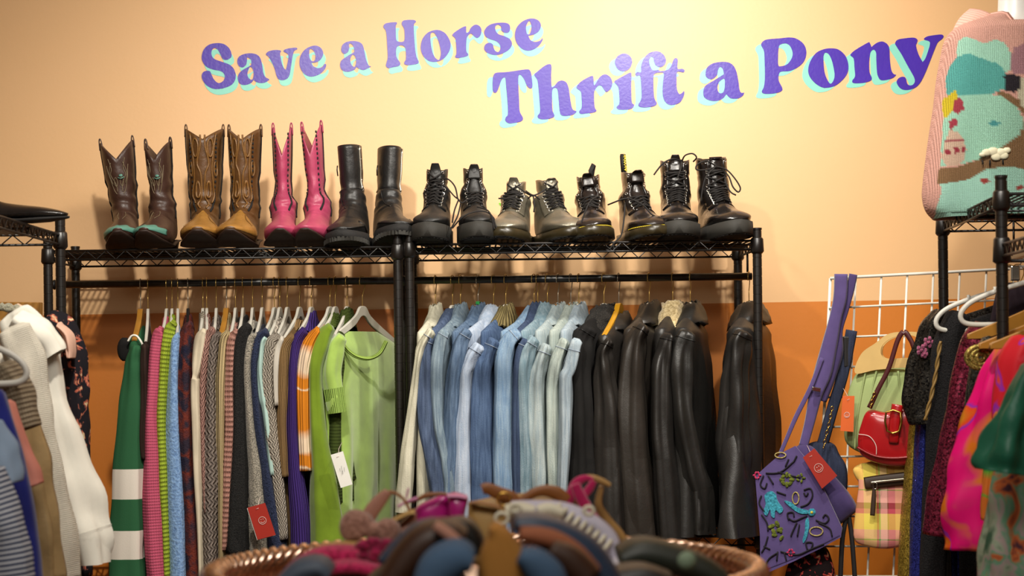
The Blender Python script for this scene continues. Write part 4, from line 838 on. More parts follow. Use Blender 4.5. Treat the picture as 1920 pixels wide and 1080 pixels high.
G('sweater', 'pale straw ribbed sweater on a wooden hanger', 'sweater', fabric('rib', 'b8a478', None, .8), 424, sh=412, hem=-.9, hx=.022, group=SW, hang='wood', hlabel='wooden hanger carrying the pale straw ribbed sweater', hkw={'mat': M['wood']},
  sleeve=[(428, 626, 16), (420, 645, 26), (415, 720, 24), (415, 800, 18), (417, 900, 14), (416, 1000, 12), (416, 1060, 10)], collar=('stand', fabric('rib', 'b8a478', None, .8), .03))
G('sweater', 'blush pink chunky waffle-knit sweater beside the black one', 'sweater', fabric('chunky', 'c89484', '8a5a50', 1.3), 441, sh=429, hem=-.62, hx=.020, group=SW, hlabel='grey-white hanger carrying the blush pink waffle-knit sweater',
  sleeve=[(444, 622, 14), (435, 645, 22), (432, 720, 20), (433, 800, 21), (428, 900, 20), (423, 1000, 14), (420, 1030, 10)], collar=('band', fabric('chunky', 'c89484', '8a5a50', 1.3)))
G('sweater', 'black knitted sweater beside the blush pink waffle-knit one', 'sweater', fabric('tweed', '1c1b1a', '0e0e0e'), 455, sh=444, hem=-.8, hx=.024, group=SW, hlabel='grey-white hanger carrying the black knitted sweater',
  sleeve=[(466, 612, 16), (455, 635, 28), (450, 700, 28), (451, 800, 32), (447, 900, 38), (444, 980, 42), (445, 1036, 42)], collar=('stand', fabric('tweed', '1c1b1a', '0e0e0e'), .02))
G('sweater', 'grey flecked tweed sweater with a red smiley price tag', 'sweater', fabric('tweed', 'a8a090', '3c3a34'), 473, sh=462, hem=-.86, hx=.022, group=SW, hlabel='grey-white hanger carrying the grey flecked sweater',
  sleeve=[(482, 630, 14), (472, 645, 24), (467, 720, 20), (472, 800, 24), (480, 880, 30), (484, 930, 34), (488, 1000, 38), (490, 1080, 38)], collar=('band', fabric('tweed', 'a8a090', '3c3a34')))
G('sweater', 'navy sweater with silver sequins on the shoulder', 'sweater', fabric('tweed', '26304e', '0c1226'), 491, sh=476, hem=-.84, hx=.020, group=SW, hlabel='grey-white hanger carrying the navy sweater with silver sequins',
  sleeve=[(500, 622, 16), (486, 640, 26), (478, 690, 22), (483, 780, 22), (498, 870, 26), (512, 960, 34), (520, 1050, 40)],
  extra=lambda r: [MB().ball(loc_of(r, P(u, v, 4.862)), .0036, .001, .0022, 5).build('silver_sequin', M['eyelet'], r) for u, v in ((478, 642), (476, 648), (481, 638), (474, 655), (475, 671), (474, 674), (480, 646), (483, 634))])
G('sweater', 'pale aqua fine-knit sweater beside the navy one', 'sweater', fabric('plain', 'a4c0b8'), 514, sh=488, hem=-.5, hx=.018, group=SW, hlabel='grey-white hanger carrying the pale aqua sweater',
  sleeve=[(498, 634, 12), (492, 650, 16), (489, 700, 14), (495, 745, 18), (500, 770, 15), (506, 830, 14), (512, 890, 12)], far=False)
G('sweater', 'light grey cable-knit sweater between the aqua and tan ones', 'sweater', fabric('cable', 'a89e90', None, 1.3), 524, sh=501, hem=-.78, hx=.024, group=SW, hlabel='grey-white hanger carrying the light grey cable-knit sweater',
  sleeve=[(522, 632, 16), (508, 650, 28), (503, 710, 24), (508, 790, 26), (518, 870, 26), (526, 940, 22), (532, 1010, 18)], collar=('fold', fabric('cable', 'b4aa9c', None, 1.3), .02))
G('sweater', 'white fine-knit sweater behind the light grey cable-knit', 'sweater', fabric('plain', 'bab4a8'), 538, sh=516, hem=-.5, hx=.014, group=SW, hlabel='grey-white hanger carrying the white fine-knit sweater', sleeve=[(530, 636, 10), (522, 655, 14), (518, 700, 12), (520, 760, 10)], far=False)
G('sweater_vest', 'tan ribbed sweater vest beside the purple sweater', 'vest', fabric('rib', '8a6c44', None, 1.6), 561, sh=530, hem=-.84, hx=.026, group=SW, hlabel='grey-white hanger carrying the tan ribbed vest',
  sleeve=[(550, 632, 18), (536, 655, 30), (534, 700, 30), (530, 780, 26), (532, 850, 24), (534, 893, 26)], sb=.028, far=False, collar=('band', fabric('rib', '8a6c44')))
G('sweater', 'purple ribbed sweater between the tan vest and the orange tie-dye', 'sweater', fabric('rib', '3e2672', None, 1.3), 583, sh=549, hem=-.88, hx=.022, group=SW, hlabel='grey-white hanger carrying the purple ribbed sweater',
  sleeve=[(570, 620, 16), (556, 645, 24), (550, 700, 22), (549, 780, 22), (553, 870, 26), (562, 960, 36), (566, 1060, 38)], collar=('stand', fabric('rib', '3e2672'), .03))
G('sweater', 'orange and white tie-dye ribbed sweater', 'sweater', fabric('tiedye', 'cf7c1c', 'e6cdae'), 618, sh=576, hem=-.52, hx=.028, group=SW, hlabel='grey-white hanger carrying the orange tie-dye sweater',
  sleeve=[(598, 620, 18), (582, 645, 30), (571, 690, 28), (570, 760, 26), (572, 830, 26), (574, 882, 28)], far=False)
G('sweater', 'olive green velvet sweater beside the orange tie-dye one', 'sweater', fabric('velvet', '6f8a14'), 628, sh=592, hem=-.86, hx=.03, group=SW, hlabel='grey-white hanger carrying the olive velvet sweater',
  sleeve=[(620, 614, 20), (604, 640, 34), (592, 700, 26), (596, 800, 32), (606, 900, 50), (612, 980, 60), (615, 1050, 62)], collar=('stand', fabric('knit', '3e4c10'), .025))
G('sweater', 'dark green knitted sweater mostly hidden behind the light green top', 'sweater', fabric('knit', '38460f'), 650, sh=622, hem=-.62, hx=.03, Ysl=5.02, far=False, group=SW, hlabel='grey-white hanger carrying the dark green sweater',
  sleeve=[(640, 640, 24), (632, 680, 34), (632, 760, 40), (640, 850, 44), (648, 900, 40)], collar=('stand', fabric('knit', '38460f'), .04))
# light green top, facing out
def lg_extra(r):
    gm = fabric('rib', 'a2c05a', None, 1.6)
    pts = [(640, 640), (650, 655), (668, 668), (692, 672), (712, 662), (724, 640)]
    MB().tube(crom([tuple(loc_of(r, P(u, v, 4.955+.00095*(u-640)))) for u, v in pts], 5), .006, 8).build('neckline_band', gm, r)
G('knit_top', 'light green short-sleeved sweater turned outward, rightmost on the sweater rack', 'sweater', fabric('velvet', 'a0c058'), 679, al=R(25), hem=-.82, hw=.205, hx=.034, group=SW, hlabel='grey-white hanger carrying the light green short-sleeved sweater',
  sleeve=[(640, 632, 22), (628, 655, 34), (622, 700, 36), (628, 745, 34), (632, 774, 32)], sb=.03, far=False, nk=.085, ztop=-.145, fold=.007, Ysl=4.905, cuffm=fabric('rib', '9aba58', None, 1.6), extra=lg_extra, flare=.01)
# --- denim
def jacket(lbl, hook, sh, col, col2, sl, hangk='plastic', col3=None, hem=-.70, name='denim_jacket', cat='jacket', hx=.03, ch=.05, collar='fold', ccol=None, seam=True, sb=.036, group=DN, kind='denim', hl=None, hkw={}, **k):
    m = fabric(kind, col, col2)
    return G(name, lbl, cat, m, hook, sh=sh, hem=hem, hx=hx, group=group, sleeve=sl, sb=sb, hang=hangk, hlabel=hl, hkw=hkw, collar=(collar, fabric(*ccol) if ccol else m, ch), seam=(seam_w if seam is True else seam), cuffm=m, wr=.0026, ztop=-.104, **k)
jacket('cream denim jacket at the left end of the denim, beside the rack joint', 816, 788, 'bcb8a2', 'd8d4c0', [(808, 622, 16), (792, 650, 20), (784, 680, 14), (777, 740, 16), (768, 820, 24), (760, 900, 30), (757, 960, 30)], hl='grey-white hanger carrying the cream denim jacket')
jacket('dark blue denim jacket with upturned collar beside the cream one', 848, 806, '3a4760', '5c6c88', [(806, 636, 16), (799, 660, 26), (797, 720, 32), (800, 790, 36), (812, 860, 34), (826, 930, 32), (830, 960, 28)], hl='grey-white hanger carrying the dark blue denim jacket with upturned collar', ch=.03)
jacket('faded mid blue denim jacket with pale seams, third in the denim', 863, 826, '5e7080', '90a0a8', [(836, 622, 20), (824, 650, 24), (818, 720, 26), (822, 800, 24), (836, 870, 26), (842, 940, 24), (842, 1000, 24)], hl='grey-white hanger carrying the faded mid blue denim jacket')
jacket('steel blue denim shirt on a brown hanger with a green marker', 896, 852, '445872', '6c8098', [(876, 622, 20), (862, 650, 26), (852, 700, 26), (846, 770, 28), (842, 850, 30), (842, 940, 26), (842, 1000, 26)], 'wood', hl='dark wooden hanger with a green size marker', hkw={'mat': M['wood_dark'], 'clip': simple('green_clip', '18803c', .4)}, name='denim_shirt', cat='shirt')
jacket('pale blue denim shirt with light sleeve, middle of the denim', 925, 876, '96a6bc', 'bcc4d0', [(898, 650, 26), (882, 678, 32), (872, 705, 32), (869, 770, 32), (868, 850, 38), (870, 940, 42), (870, 1000, 42)], hl='grey-white hanger carrying the pale blue denim shirt', name='denim_shirt', cat='shirt', ch=.04, sb=.04)
jacket('indigo denim jacket with a khaki corduroy collar', 948, 905, '384a68', '5a7090', [(926, 640, 24), (914, 668, 28), (905, 700, 34), (903, 780, 40), (903, 860, 44), (904, 940, 44), (904, 1000, 44)], hl='grey-white hanger carrying the indigo denim jacket with corduroy collar', ccol=('rib', '7a6c44', None, 1.5), sb=.036)
jacket('mid blue denim shirt right of the indigo jacket', 1001, 942, '64809e', '92a6b6', [(972, 625, 26), (953, 645, 32), (945, 680, 36), (944, 760, 40), (944, 850, 50), (946, 940, 54), (946, 1000, 54)], hl='grey-white hanger carrying the mid blue denim shirt', name='denim_shirt', cat='shirt', sb=.038)
jacket('dark denim jacket mostly hidden, only its collar and seams showing', 1008, 968, '2e3a54', '465670', [(984, 640, 16), (974, 670, 20), (968, 740, 18), (966, 850, 20), (968, 940, 20), (968, 1000, 20)], hl='grey-white hanger carrying the mostly hidden dark denim jacket')
jacket('washed blue denim jacket with white shoulder stitching', 1026, 980, '66808c', '98a8b0', [(1000, 636, 22), (986, 664, 30), (980, 700, 32), (981, 780, 34), (986, 860, 34), (986, 940, 32), (986, 1000, 32)], hl='grey-white hanger carrying the washed blue denim jacket', sb=.036)
jacket('pale grey-blue denim jacket on a wooden hanger', 1046, 1008, '8c9ca2', 'b4bcb8', [(1024, 650, 20), (1012, 685, 26), (1006, 720, 28), (1006, 800, 32), (1012, 880, 30), (1012, 940, 28), (1012, 1000, 28)], 'wood', hl='wooden hanger carrying the pale grey-blue denim jacket', hkw={'mat': M['wood_dark']}, sb=.036)
jacket('pale green-grey denim jacket beside the last denim jacket', 1070, 1036, '909c98', 'b6beb4', [(1058, 640, 20), (1044, 680, 24), (1037, 720, 24), (1036, 800, 26), (1036, 880, 24), (1037, 940, 22), (1037, 1000, 22)], 'wood', hl='wooden hanger carrying the pale green-grey denim jacket', hkw={'mat': M['wood_dark']}, sb=.036)
jacket('pale blue-grey denim jacket, last before the black coats', 1085, 1055, '8898a4', 'b2bcc0', [(1082, 640, 22), (1068, 690, 24), (1060, 715, 26), (1060, 780, 26), (1057, 860, 22), (1053, 940, 18), (1053, 1000, 18)], hl='grey-white hanger carrying the pale blue-grey denim jacket', sb=.036, Ysl=4.875)
# --- black coats
blk2 = simple('black_seam', '0c0b0b', .5)
def coat(lbl, hook, sh, kind, col, sl, ccol=None, ctype='fold', ch=.05, hem=-.78, hx=.045, hangk='plastic', hl=None, sb=.045, name='leather_jacket', **k):
    m = fabric(kind, col, None, .6 if kind == 'leather' else 1)
    return G(name, lbl, 'jacket', m, hook, sh=sh, hem=hem, hx=hx, group=BK, sleeve=sl, sb=sb, hang=hangk, hlabel=hl, collar=(ctype, fabric(*ccol) if ccol else m, ch), seam=blk2, cuffm=m, fold=.012, wr=.0034, ztop=(-.12 if hangk == 'wood' else -.104), **k)
coat('black wool coat with a curly black fur collar, beside the last denim jacket', 1132, 1082, 'plain', '100e0d', [(1104, 616, 28), (1090, 645, 36), (1086, 700, 44), (1088, 800, 50), (1090, 900, 54), (1092, 1010, 56)], ccol=('tweed', '2c2824', '050505'), ctype='fur', ch=.03, hl='grey-white hanger carrying the black wool coat with fur collar', name='wool_coat')
coat('black leather coat hanging on a bright yellow wooden hanger', 1160, 1130, 'leather', '24201c', [(1141, 640, 16), (1132, 665, 28), (1134, 705, 36), (1140, 780, 44), (1146, 880, 50), (1150, 1000, 56)], hangk='wood', hl='bright yellow wooden hanger carrying a black leather coat', ch=.01, hkw={'mat': simple('yellow_wood', 'c08a18', .35, 0, .1, 60, .5, .3)}, name='leather_coat')
coat('dark brown-black leather coat with a turned-down collar, middle of the black coats', 1217, 1178, 'leather', '2a241e', [(1205, 612, 24), (1192, 640, 36), (1186, 700, 46), (1186, 800, 52), (1194, 900, 56), (1202, 1010, 60)], hl='grey-white hanger carrying the brown-black leather coat', name='leather_coat')
coat('black leather jacket with a cream shearling collar', 1261, 1238, 'leather', '1e1b18', [(1252, 630, 22), (1246, 655, 28), (1240, 700, 36), (1240, 800, 42), (1248, 900, 46), (1256, 1010, 50)], ccol=('fuzzy', 'd0bc90', '9a8458'), ctype='fur', ch=.045, hl='grey-white hanger carrying the jacket with shearling collar')
coat('wide black leather jacket right of the one with shearling collar', 1294, 1277, 'leather', '1c1a17', [(1287, 625, 30), (1278, 660, 40), (1276, 720, 44), (1282, 800, 46), (1298, 880, 50), (1312, 940, 46), (1312, 1000, 46)], hl='grey-white hanger carrying the wide black leather jacket', hem=-.72, flare=.05, hx=.05, al=0)
coat('black leather jacket at the right end of the rack, behind its post', 1404, 1382, 'leather', '1d1a17', [(1392, 625, 30), (1384, 650, 40), (1380, 700, 44), (1378, 780, 50), (1378, 860, 56), (1380, 940, 50), (1380, 1000, 50)], hl='grey-white hanger at the right end of the rod', hem=-.72, flare=.11, hx=.06)
# ------------------------------------------------------------------ clothes on the left rail (hangers square to the wall)
LS = 'blouses and dresses on the left rail'
def side(name, label, cat, mat, x, y, z, near, sleeve, **k):
    """near = -90 (left rail, shows its right shoulder) or 90"""
    kw = dict(hem=-.75, hx=.03, group=k.pop('grp'), hang='plastic', far=True); kw.update(k)
    return G(name, label, cat, mat, O=Vector((x, y, z)), al=R(near), sleeve=sleeve, **kw)
LX = -1.2; LZ = 1.635
side('dress', 'black floral and polka-dot dress, furthest back on the left rail', 'dress', fabric('floral', '17141a', '6a4038', 2.2), LX, 4.38, LZ, -90, [(92, 598, 30), (112, 612, 44), (128, 650, 56), (138, 700, 52), (142, 745, 44), (148, 800, 34), (152, 870, 30), (156, 950, 28), (158, 1080, 28)], Ysl=4.3, grp=LS, hlabel='grey-white hanger carrying the black floral dress', wr=.003)
side('blouse', 'thin blush pink blouse edge beside the black floral dress', 'blouse', fabric('plain', 'd0a894'), LX, 4.30, LZ, -90, [(112, 612, 12), (128, 630, 18), (133, 655, 16), (134, 672, 10)], Ysl=4.22, grp=LS, hlabel='grey-white hanger carrying the blush pink blouse', far=False)
side('cardigan', 'beige cardigan with a chunky grey-green braided edge on the left rail', 'cardigan', fabric('plain', 'd8b498'), LX, 4.18, LZ, -90, [(20, 590, 50), (48, 610, 64), (66, 640, 66), (76, 690, 60), (84, 780, 60), (90, 900, 60)], Ysl=4.1, grp=LS, hang='wood', hlabel='wooden hanger tip carrying the beige braided cardigan', far=False,
     extra=lambda r: [MB().tube(crom([tuple(loc_of(r, P(u+k*3*math.sin(i*1.5), v+k*3*math.cos(i*1.5), 4.05))) for i, (u, v) in enumerate([(0, 574), (8, 576), (16, 577), (24, 578), (32, 579), (38, 584), (46, 588), (53, 592), (60, 598), (66, 604), (72, 611), (77, 618), (82, 626), (85, 636)])], 4), .0075, 8).build('braided_edge', fabric('tweed', 'aca894', '6c6a58'), r) for k in (-1, 1)])
side('blouse', 'large white blouse with a pointed shoulder and buttoned cuff on the left rail', 'blouse', fabric('plain', 'dcd8cc'), LX, 4.0, LZ, -90, [(30, 590, 60), (52, 625, 84), (72, 665, 80), (86, 710, 62), (104, 790, 66), (128, 880, 76), (150, 960, 84), (166, 1016, 82), (170, 1056, 66)], Ysl=3.9, grp=LS, sb=.045, hlabel='grey-white hanger carrying the large white blouse', fold=.01, wr=.0035,
     cuffm=fabric('plain', 'dcd8cc'), extra=lambda r: px_sleeve(r, [(30, 600, 40), (60, 622, 60), (84, 645, 62), (100, 668, 52)], .03, 3.86, .002, 2, cuff=False)[0].build('pointed_collar', fabric('plain', 'dcd8cc'), r))
side('blouse', 'white lace-fronted blouse in front of the large white one', 'blouse', fabric('knit', 'd2ccbe', 'c0b8a6', 2.2), LX, 3.8, LZ, -90, [(24, 620, 60), (44, 670, 70), (62, 740, 62), (74, 810, 60), (88, 900, 64), (104, 1000, 68), (112, 1090, 68)], Ysl=3.7, grp=LS, sb=.04, hlabel='grey-white hanger carrying the white lace-fronted blouse', wr=.003)
side('blouse', 'tan satin blouse with a rumpled front edge, low on the left rail', 'blouse', fabric('satin', 'a88c60'), LX, 3.62, LZ-.02, -90, [(30, 760, 50), (52, 850, 56), (68, 920, 58), (78, 1000, 60), (86, 1090, 60)], Ysl=3.55, grp=LS, sb=.035, hlabel='grey-white hanger carrying the tan satin blouse', wr=.005)
side('lace_top', 'beige lace top with a short open sleeve on the left rail', 'top', fabric('lace', 'a89880', '84745c', 1.2), LX, 3.52, LZ-.02, -90, [(4, 690, 60), (22, 730, 74), (34, 770, 70), (46, 806, 58)], Ysl=3.42, grp=LS, sb=.045, hlabel='grey-white hanger carrying the beige lace top', far=False)
side('top', 'salmon pink cap-sleeved top at the left edge', 'top', fabric('plain', 'd88c7c'), LX, 3.36, LZ-.02, -90, [(8, 760, 40), (30, 830, 46), (50, 882, 50), (62, 912, 44)], Ysl=3.28, grp=LS, sb=.03, hlabel='grey-white hanger carrying the salmon pink top', far=False)
side('dress', 'royal blue dress at the left edge in front of the salmon top', 'dress', fabric('velvet', '1c2684'), LX, 3.22, LZ-.02, -90, [(-6, 740, 30), (8, 800, 40), (26, 880, 46), (42, 970, 50), (50, 1040, 50), (54, 1095, 50)], Ysl=3.14, grp=LS, sb=.03, hlabel='grey-white hanger carrying the royal blue dress')
side('blouse', 'light blue cotton blouse with an eyelet cap sleeve at the left edge', 'blouse', fabric('plain', '8ca0b8'), LX, 3.08, LZ-.02, -90, [(-26, 800, 60), (-8, 845, 76), (8, 880, 70), (16, 908, 56)], Ysl=3.0, grp=LS, sb=.03, hlabel='grey-white hanger carrying the light blue eyelet blouse', far=False)
side('striped_shirt', 'navy and white striped shirt at the bottom left corner', 'shirt', fabric('stripes', '2c3654', 'c4c8d0', 1.3), LX, 2.96, LZ-.02, -90, [(-30, 890, 70), (-10, 940, 76), (8, 1000, 80), (18, 1060, 84), (24, 1110, 84)], Ysl=2.9, grp=LS, sb=.03, hlabel='grey-white hanger carrying the striped shirt', far=False)
def hang_px(label, u, v, Y, kind, s=-1, hw=.205, mat=None, grp=None, dz=.178):
    e = P(u, v, Y); return hanger(label, Vector((e.x-s*-1*hw if s == -1 else e.x+hw, Y, e.z+dz)), R(90), kind, grp, hw, mat)
hang_px('white rounded plastic hanger sticking out over the beige lace top', 48, 700, 3.36, 'tube', -1)
hang_px('yellow wooden hanger tip showing between the white blouse and floral dress', 112, 654, 4.12, 'wood', -1, mat=M['wood'])
# ------------------------------------------------------------------ clothes on the right rack
RS = 'sequinned and patterned clothes on the right rack'
def rside(name, label, cat, mat, u, v, Y, sleeve, **k):
    e = P(u, v, Y); hl = k.pop('hlabel'); kw = dict(hem=-.85, hx=.03, group=RS, far=False, hang=None, Ysl=Y-.02); kw.update(k); hg = kw['hang']; kw['hang'] = None
    O = Vector((e.x+.215, Y, e.z+.165))
    hp = k.get('hpx'); kw.pop('hpx', None)
    if hg:
        OH = O
        if hp: q_ = P(*hp); OH = Vector((q_.x+.2, q_.y, q_.z+.170))
        hanger(hl, OH, R(90), hg, 'hangers on the right rack', .2, kw.get('hkw', {}).get('mat'))
    kw['hkw'] = {}
    return G(name, label, cat, mat, O=O, al=R(90), sleeve=sleeve, **kw)
def fl_extra(r):
    pk = fabric('fuzzy', 'a04c6c', '5a2440')
    for u, v, s in ((1728, 657, 7), (1741, 642, 7), (1733, 664, 4)):
        mb = MB()
        for k in range(5):
            a = 2*PI*k/5; mb.ball(loc_of(r, P(u+s*math.cos(a), v+s*math.sin(a), 4.60)), .0075, .005, .0075, 6)
        mb.ball(loc_of(r, P(u, v, 4.595)), .005, n=6); mb.build('sequin_flower', pk, r)
rside('dress', 'gold lame dress edge hanging beside the red handbag', 'dress', fabric('sequin', '7a6420', 'b89a40', 1.4), 1742, 625, 4.74, [(1742, 640, 16), (1728, 720, 22), (1714, 800, 20), (1707, 900, 20), (1700, 1000, 22), (1696, 1090, 24)], hlabel='grey hanger carrying the gold dress', hang='plastic')
rside('dress', 'navy glitter dress edge between the gold and black dresses', 'dress', fabric('sequin', '1c2060', '4048a8', 1.6), 1756, 625, 4.70, [(1756, 640, 16), (1744, 720, 22), (1730, 800, 22), (1724, 900, 22), (1720, 1000, 24), (1718, 1090, 24)], hlabel='grey hanger carrying the navy glitter dress', hang='plastic')
rside('sequinned_blouse', 'black sequinned top with pink flowers, nearest the handbags', 'top', fabric('sequin', '0e0d10', '3a3630', 1.0), 1768, 600, 4.66, [(1762, 588, 30), (1748, 620, 48), (1738, 670, 56), (1730, 730, 60), (1727, 775, 54), (1728, 795, 40)], hlabel='white rounded hanger end over the black flowered sequin top', hang=None, extra=fl_extra, wr=.003, hem=-.3)
rside('dress', 'black sparkling dress with a gold braided edge on the right rack', 'dress', fabric('tweed', '141214', '060506'), 1792, 605, 4.52, [(1796, 590, 40), (1784, 640, 60), (1774, 720, 60), (1764, 820, 56), (1756, 920, 52), (1752, 1020, 50), (1750, 1090, 50)], hlabel='', hang=None,
      extra=lambda r: [MB().tube(crom([tuple(loc_of(r, P(u+k*2.2*math.sin(i*1.7), v, 4.44+.002*k*math.cos(i*1.7)))) for i, (u, v) in enumerate([(1764, 640), (1761, 655), (1759, 670), (1757, 685), (1755, 700), (1752, 715), (1749, 730), (1746, 745), (1742, 760), (1738, 775), (1735, 788)])], 3), .0035, 6).build('gold_braid', simple('gold_cord', '8a6c38', .5, .2), r) for k in (-1, 1)])
rside('sequin_jacket', 'maroon sequinned jacket with a wide hem on the right rack', 'jacket', fabric('sequin', '3e0e1c', '8a2c44', .9), 1828, 615, 4.30, [(1838, 612, 34), (1824, 650, 48), (1812, 720, 60), (1799, 800, 66), (1786, 880, 70), (1774, 950, 74), (1768, 1005, 72)], hlabel='wooden hanger carrying the maroon sequinned jacket', hang='wood', hpx=(1816, 630, 4.20), hkw={'mat': M['wood']}, sb=.04)
def kn(r):
    mb = MB()
    for i, (rad, tw) in enumerate(((26, .006), (17, .006), (8, .006))):
        mb.tube([loc_of(r, P(1838+rad*math.cos(a), 670+rad*.8*math.sin(a), 4.02)) for a in [2*PI*q/20 for q in range(20)]], tw, 8, closed=True)
    mb.build('gold_beaded_trim', fabric('sequin', '6a5a20', 'c8b060', 1.5), r)
rside('sequinned_blouse', 'black sequinned top with a looped gold beaded shoulder trim', 'top', fabric('sequin', '121110', '4a4a44', .8), 1852, 640, 4.14, [(1862, 640, 40), (1848, 680, 56), (1842, 750, 60), (1836, 820, 60), (1832, 880, 56)], hlabel='second wooden hanger, below the first, carrying the black sequinned top', hang='wood', hpx=(1837, 648, 4.0), extra=kn, hkw={'mat': M['wood']}, hem=-.4)
rside('kimono', 'magenta, orange and purple patterned silk kimono on the right rack', 'kimono', fabric('splash', 'd80a6c', 'd01868', .9), 1893, 660, 3.95, [(1893, 655, 50), (1872, 705, 66), (1856, 770, 78), (1846, 840, 92), (1838, 910, 110), (1832, 980, 124), (1832, 1030, 110)], hlabel='wooden hanger carrying the magenta kimono', hang='wood', hpx=(1858, 648, 3.80), sb=.035, wr=.003, Ysl=3.86, hkw={'mat': M['wood']})
rside('shirt', 'red and pink patterned shirt in front of the magenta kimono', 'shirt', fabric('splash', 'c8202c', 'd8404c', 1.3), 1925, 655, 3.72, [(1925, 640, 60), (1908, 690, 78), (1898, 760, 70), (1892, 830, 60), (1886, 900, 44)], hlabel='', hang=None, Ysl=3.62, sb=.035)
rside('scarf', 'narrow orange and green ruffled scarf on the right rack', 'scarf', fabric('tiedye', 'd8742c', '5aa83c'), 1905, 740, 3.58, [(1872, 780, 16), (1862, 830, 20), (1856, 880, 22), (1852, 930, 24), (1850, 975, 22)], hlabel='', hang=None, Ysl=3.5, sb=.015, hem=-.25, hw=.08, nk=.02, wr=.004)
rside('blouse', 'grey, green and rust floral blouse at the bottom right corner', 'blouse', fabric('camo', '9aa890', None, 1.0), 1940, 780, 3.40, [(1924, 800, 60), (1910, 870, 84), (1902, 950, 96), (1896, 1020, 110), (1894, 1090, 116)], hlabel='', hang=None, Ysl=3.32, sb=.04, wr=.003)
rside('satin_blouse', 'emerald green satin blouse with a flared sleeve at the right edge', 'blouse', fabric('satin', '14644a'), 1940, 720, 3.24, [(1936, 690, 40), (1918, 750, 60), (1900, 810, 84), (1888, 860, 96), (1884, 886, 88)], hlabel='', hang=None, Ysl=3.16, sb=.04, wr=.004, hem=-.35)
def rtube(label, u, v, Y, **k):
    e = P(u, v, Y); return hanger(label, Vector((e.x+.207, Y, e.z+.178)), R(90), 'tube', 'hangers on the right rack')
rtube('white rounded plastic hanger end nearest the grid panel', 1755, 606, 4.48)
rtube('white rounded plastic hanger end in front of the other white one', 1801, 594, 4.22)
# clip hanger with dark skirt
e = P(1903, 500, 4.3); r = thing('clip_hanger', 'silver clip hanger holding a dark skirt behind the right front post', 'hanger', e, 0)
mb = MB(); mb.tube([(-.02, 0, 0), (.2, 0, .004)], .0025, 6); mb.build('bar', M['eyelet'], r)
MB().box((0, 0, -.016), (.022, .012, .036)).build('clip', M['eyelet'], r, smooth=False, bev=.003)
r = thing('skirt', 'dark plum skirt clipped to a silver hanger behind the right post', 'skirt', P(1905, 530, 4.3), 0)
MB().rings([[(hw*sg(math.cos(a), .8)+ox, .03*math.sin(a), z) for a in [2*PI*i/24 for i in range(24)]] for z, hw, ox in ((0.0, .055, .03), (-.01, .075, .03), (-.05, .095, .04), (-.12, .12, .05), (-.3, .14, .06))], True, True).build('body', fabric('velvet', '241620'), r)
# ------------------------------------------------------------------ white grid panel
TL, TR, BL = P(1557, 522, 4.92), P(1920, 503, 4.75), P(1531, 1080, 4.92)
gp = thing('grid_panel', 'white wire grid display panel behind the hanging handbags', 'display panel', TL)
U = (TR-TL); nU = U.length; eu = U.normalized(); V = BL-TL; nV = V.length; ev = V.normalized(); NR = 20; ps = P(1605, 520, 4.905)-TL; su = ps.length
sv = nV/10.0; NC = 12; H = ev*(1.72)
NR = int(1.62/sv)
mb = MB(); 
for i in range(NC+1):
    a = eu*(su*i); rr0 = .0042 if i in (0, NC) else .0030
    MBq = mb.tube([a, a+ev*sv*NR], rr0, 8)
nrm = eu.cross(ev).normalized()
for j in range(NR+1): mb.tube([ev*sv*j+nrm*-.005, ev*sv*j+eu*su*NC+nrm*-.005], .0042 if j in (0, NR) else .0030, 8)
mb.build('wire_grid', M['white_wire'], gp)
for q in (1, NC-1):
    f = eu*su*q+ev*sv*NR
    MB().tube([f, Vector((f.x, f.y, -TL.z+.01)), Vector((f.x, f.y-.2, -TL.z+.01))], .009, 8).build('foot', M['white_wire'], gp)
def gpt(u, v, off=.03):
    """point on the grid plane seen at pixel (u,v), moved toward the viewer"""
    d = P(u, v, 1)-Vector((0, 0, CZ)); n = nrm if nrm.y > 0 else -nrm; t = (TL-Vector((0, 0, CZ))).dot(n)/d.dot(n); return Vector((0, 0, CZ))+d*t-n*off
def poly_bag(r, name, pts, th, mat, off, puff=.012, n=5, cls=True):
    """cushion-like bag panel: outline in pixels, rounded edges, domed"""
    q = crom(pts, n, True); w3 = [gpt(u, v, off) for u, v in q]; c = sum(w3, Vector())/len(w3); nn = nrm if nrm.y < 0 else -nrm
    rs = []
    for k, (sc_, dp) in enumerate(((.0, -th*.5), (.55, -th*.5), (.9, -th*.42), (.985, -th*.25), (1, 0), (.985, th*.3), (.93, th*.5+puff*.3), (.75, th*.5+puff*.75), (.4, th*.5+puff), (.02, th*.5+puff))):
        rs.append([loc_of(r, c+(p-c)*max(sc_, .01)+nn*dp) for p in w3])
    mb = MB(); mb.rings(rs, True, True); return mb.build(name, mat, r)
def strap(r, name, pts, wpx, mat, off=.03, flat=.2, n=6):
    q = crom([(p[0], p[1], p[2] if len(p) > 2 else wpx, p[3] if len(p) > 3 else 0) for p in pts], n); w = [p[2]/2/F*4.75 for p in q]
    return MB().tube([loc_of(r, gpt(p[0], p[1], off+p[3])) for p in q], w, 8, side=eu, flat=flat).build(name, mat, r)
def emb(r, pts, rad, mat, off, name='embroidery', closed=False, n=5):
    return MB().tube([loc_of(r, gpt(u, v, off)) for u, v in crom(pts, n, closed)], rad, 6, closed=closed).build(name, mat, r)
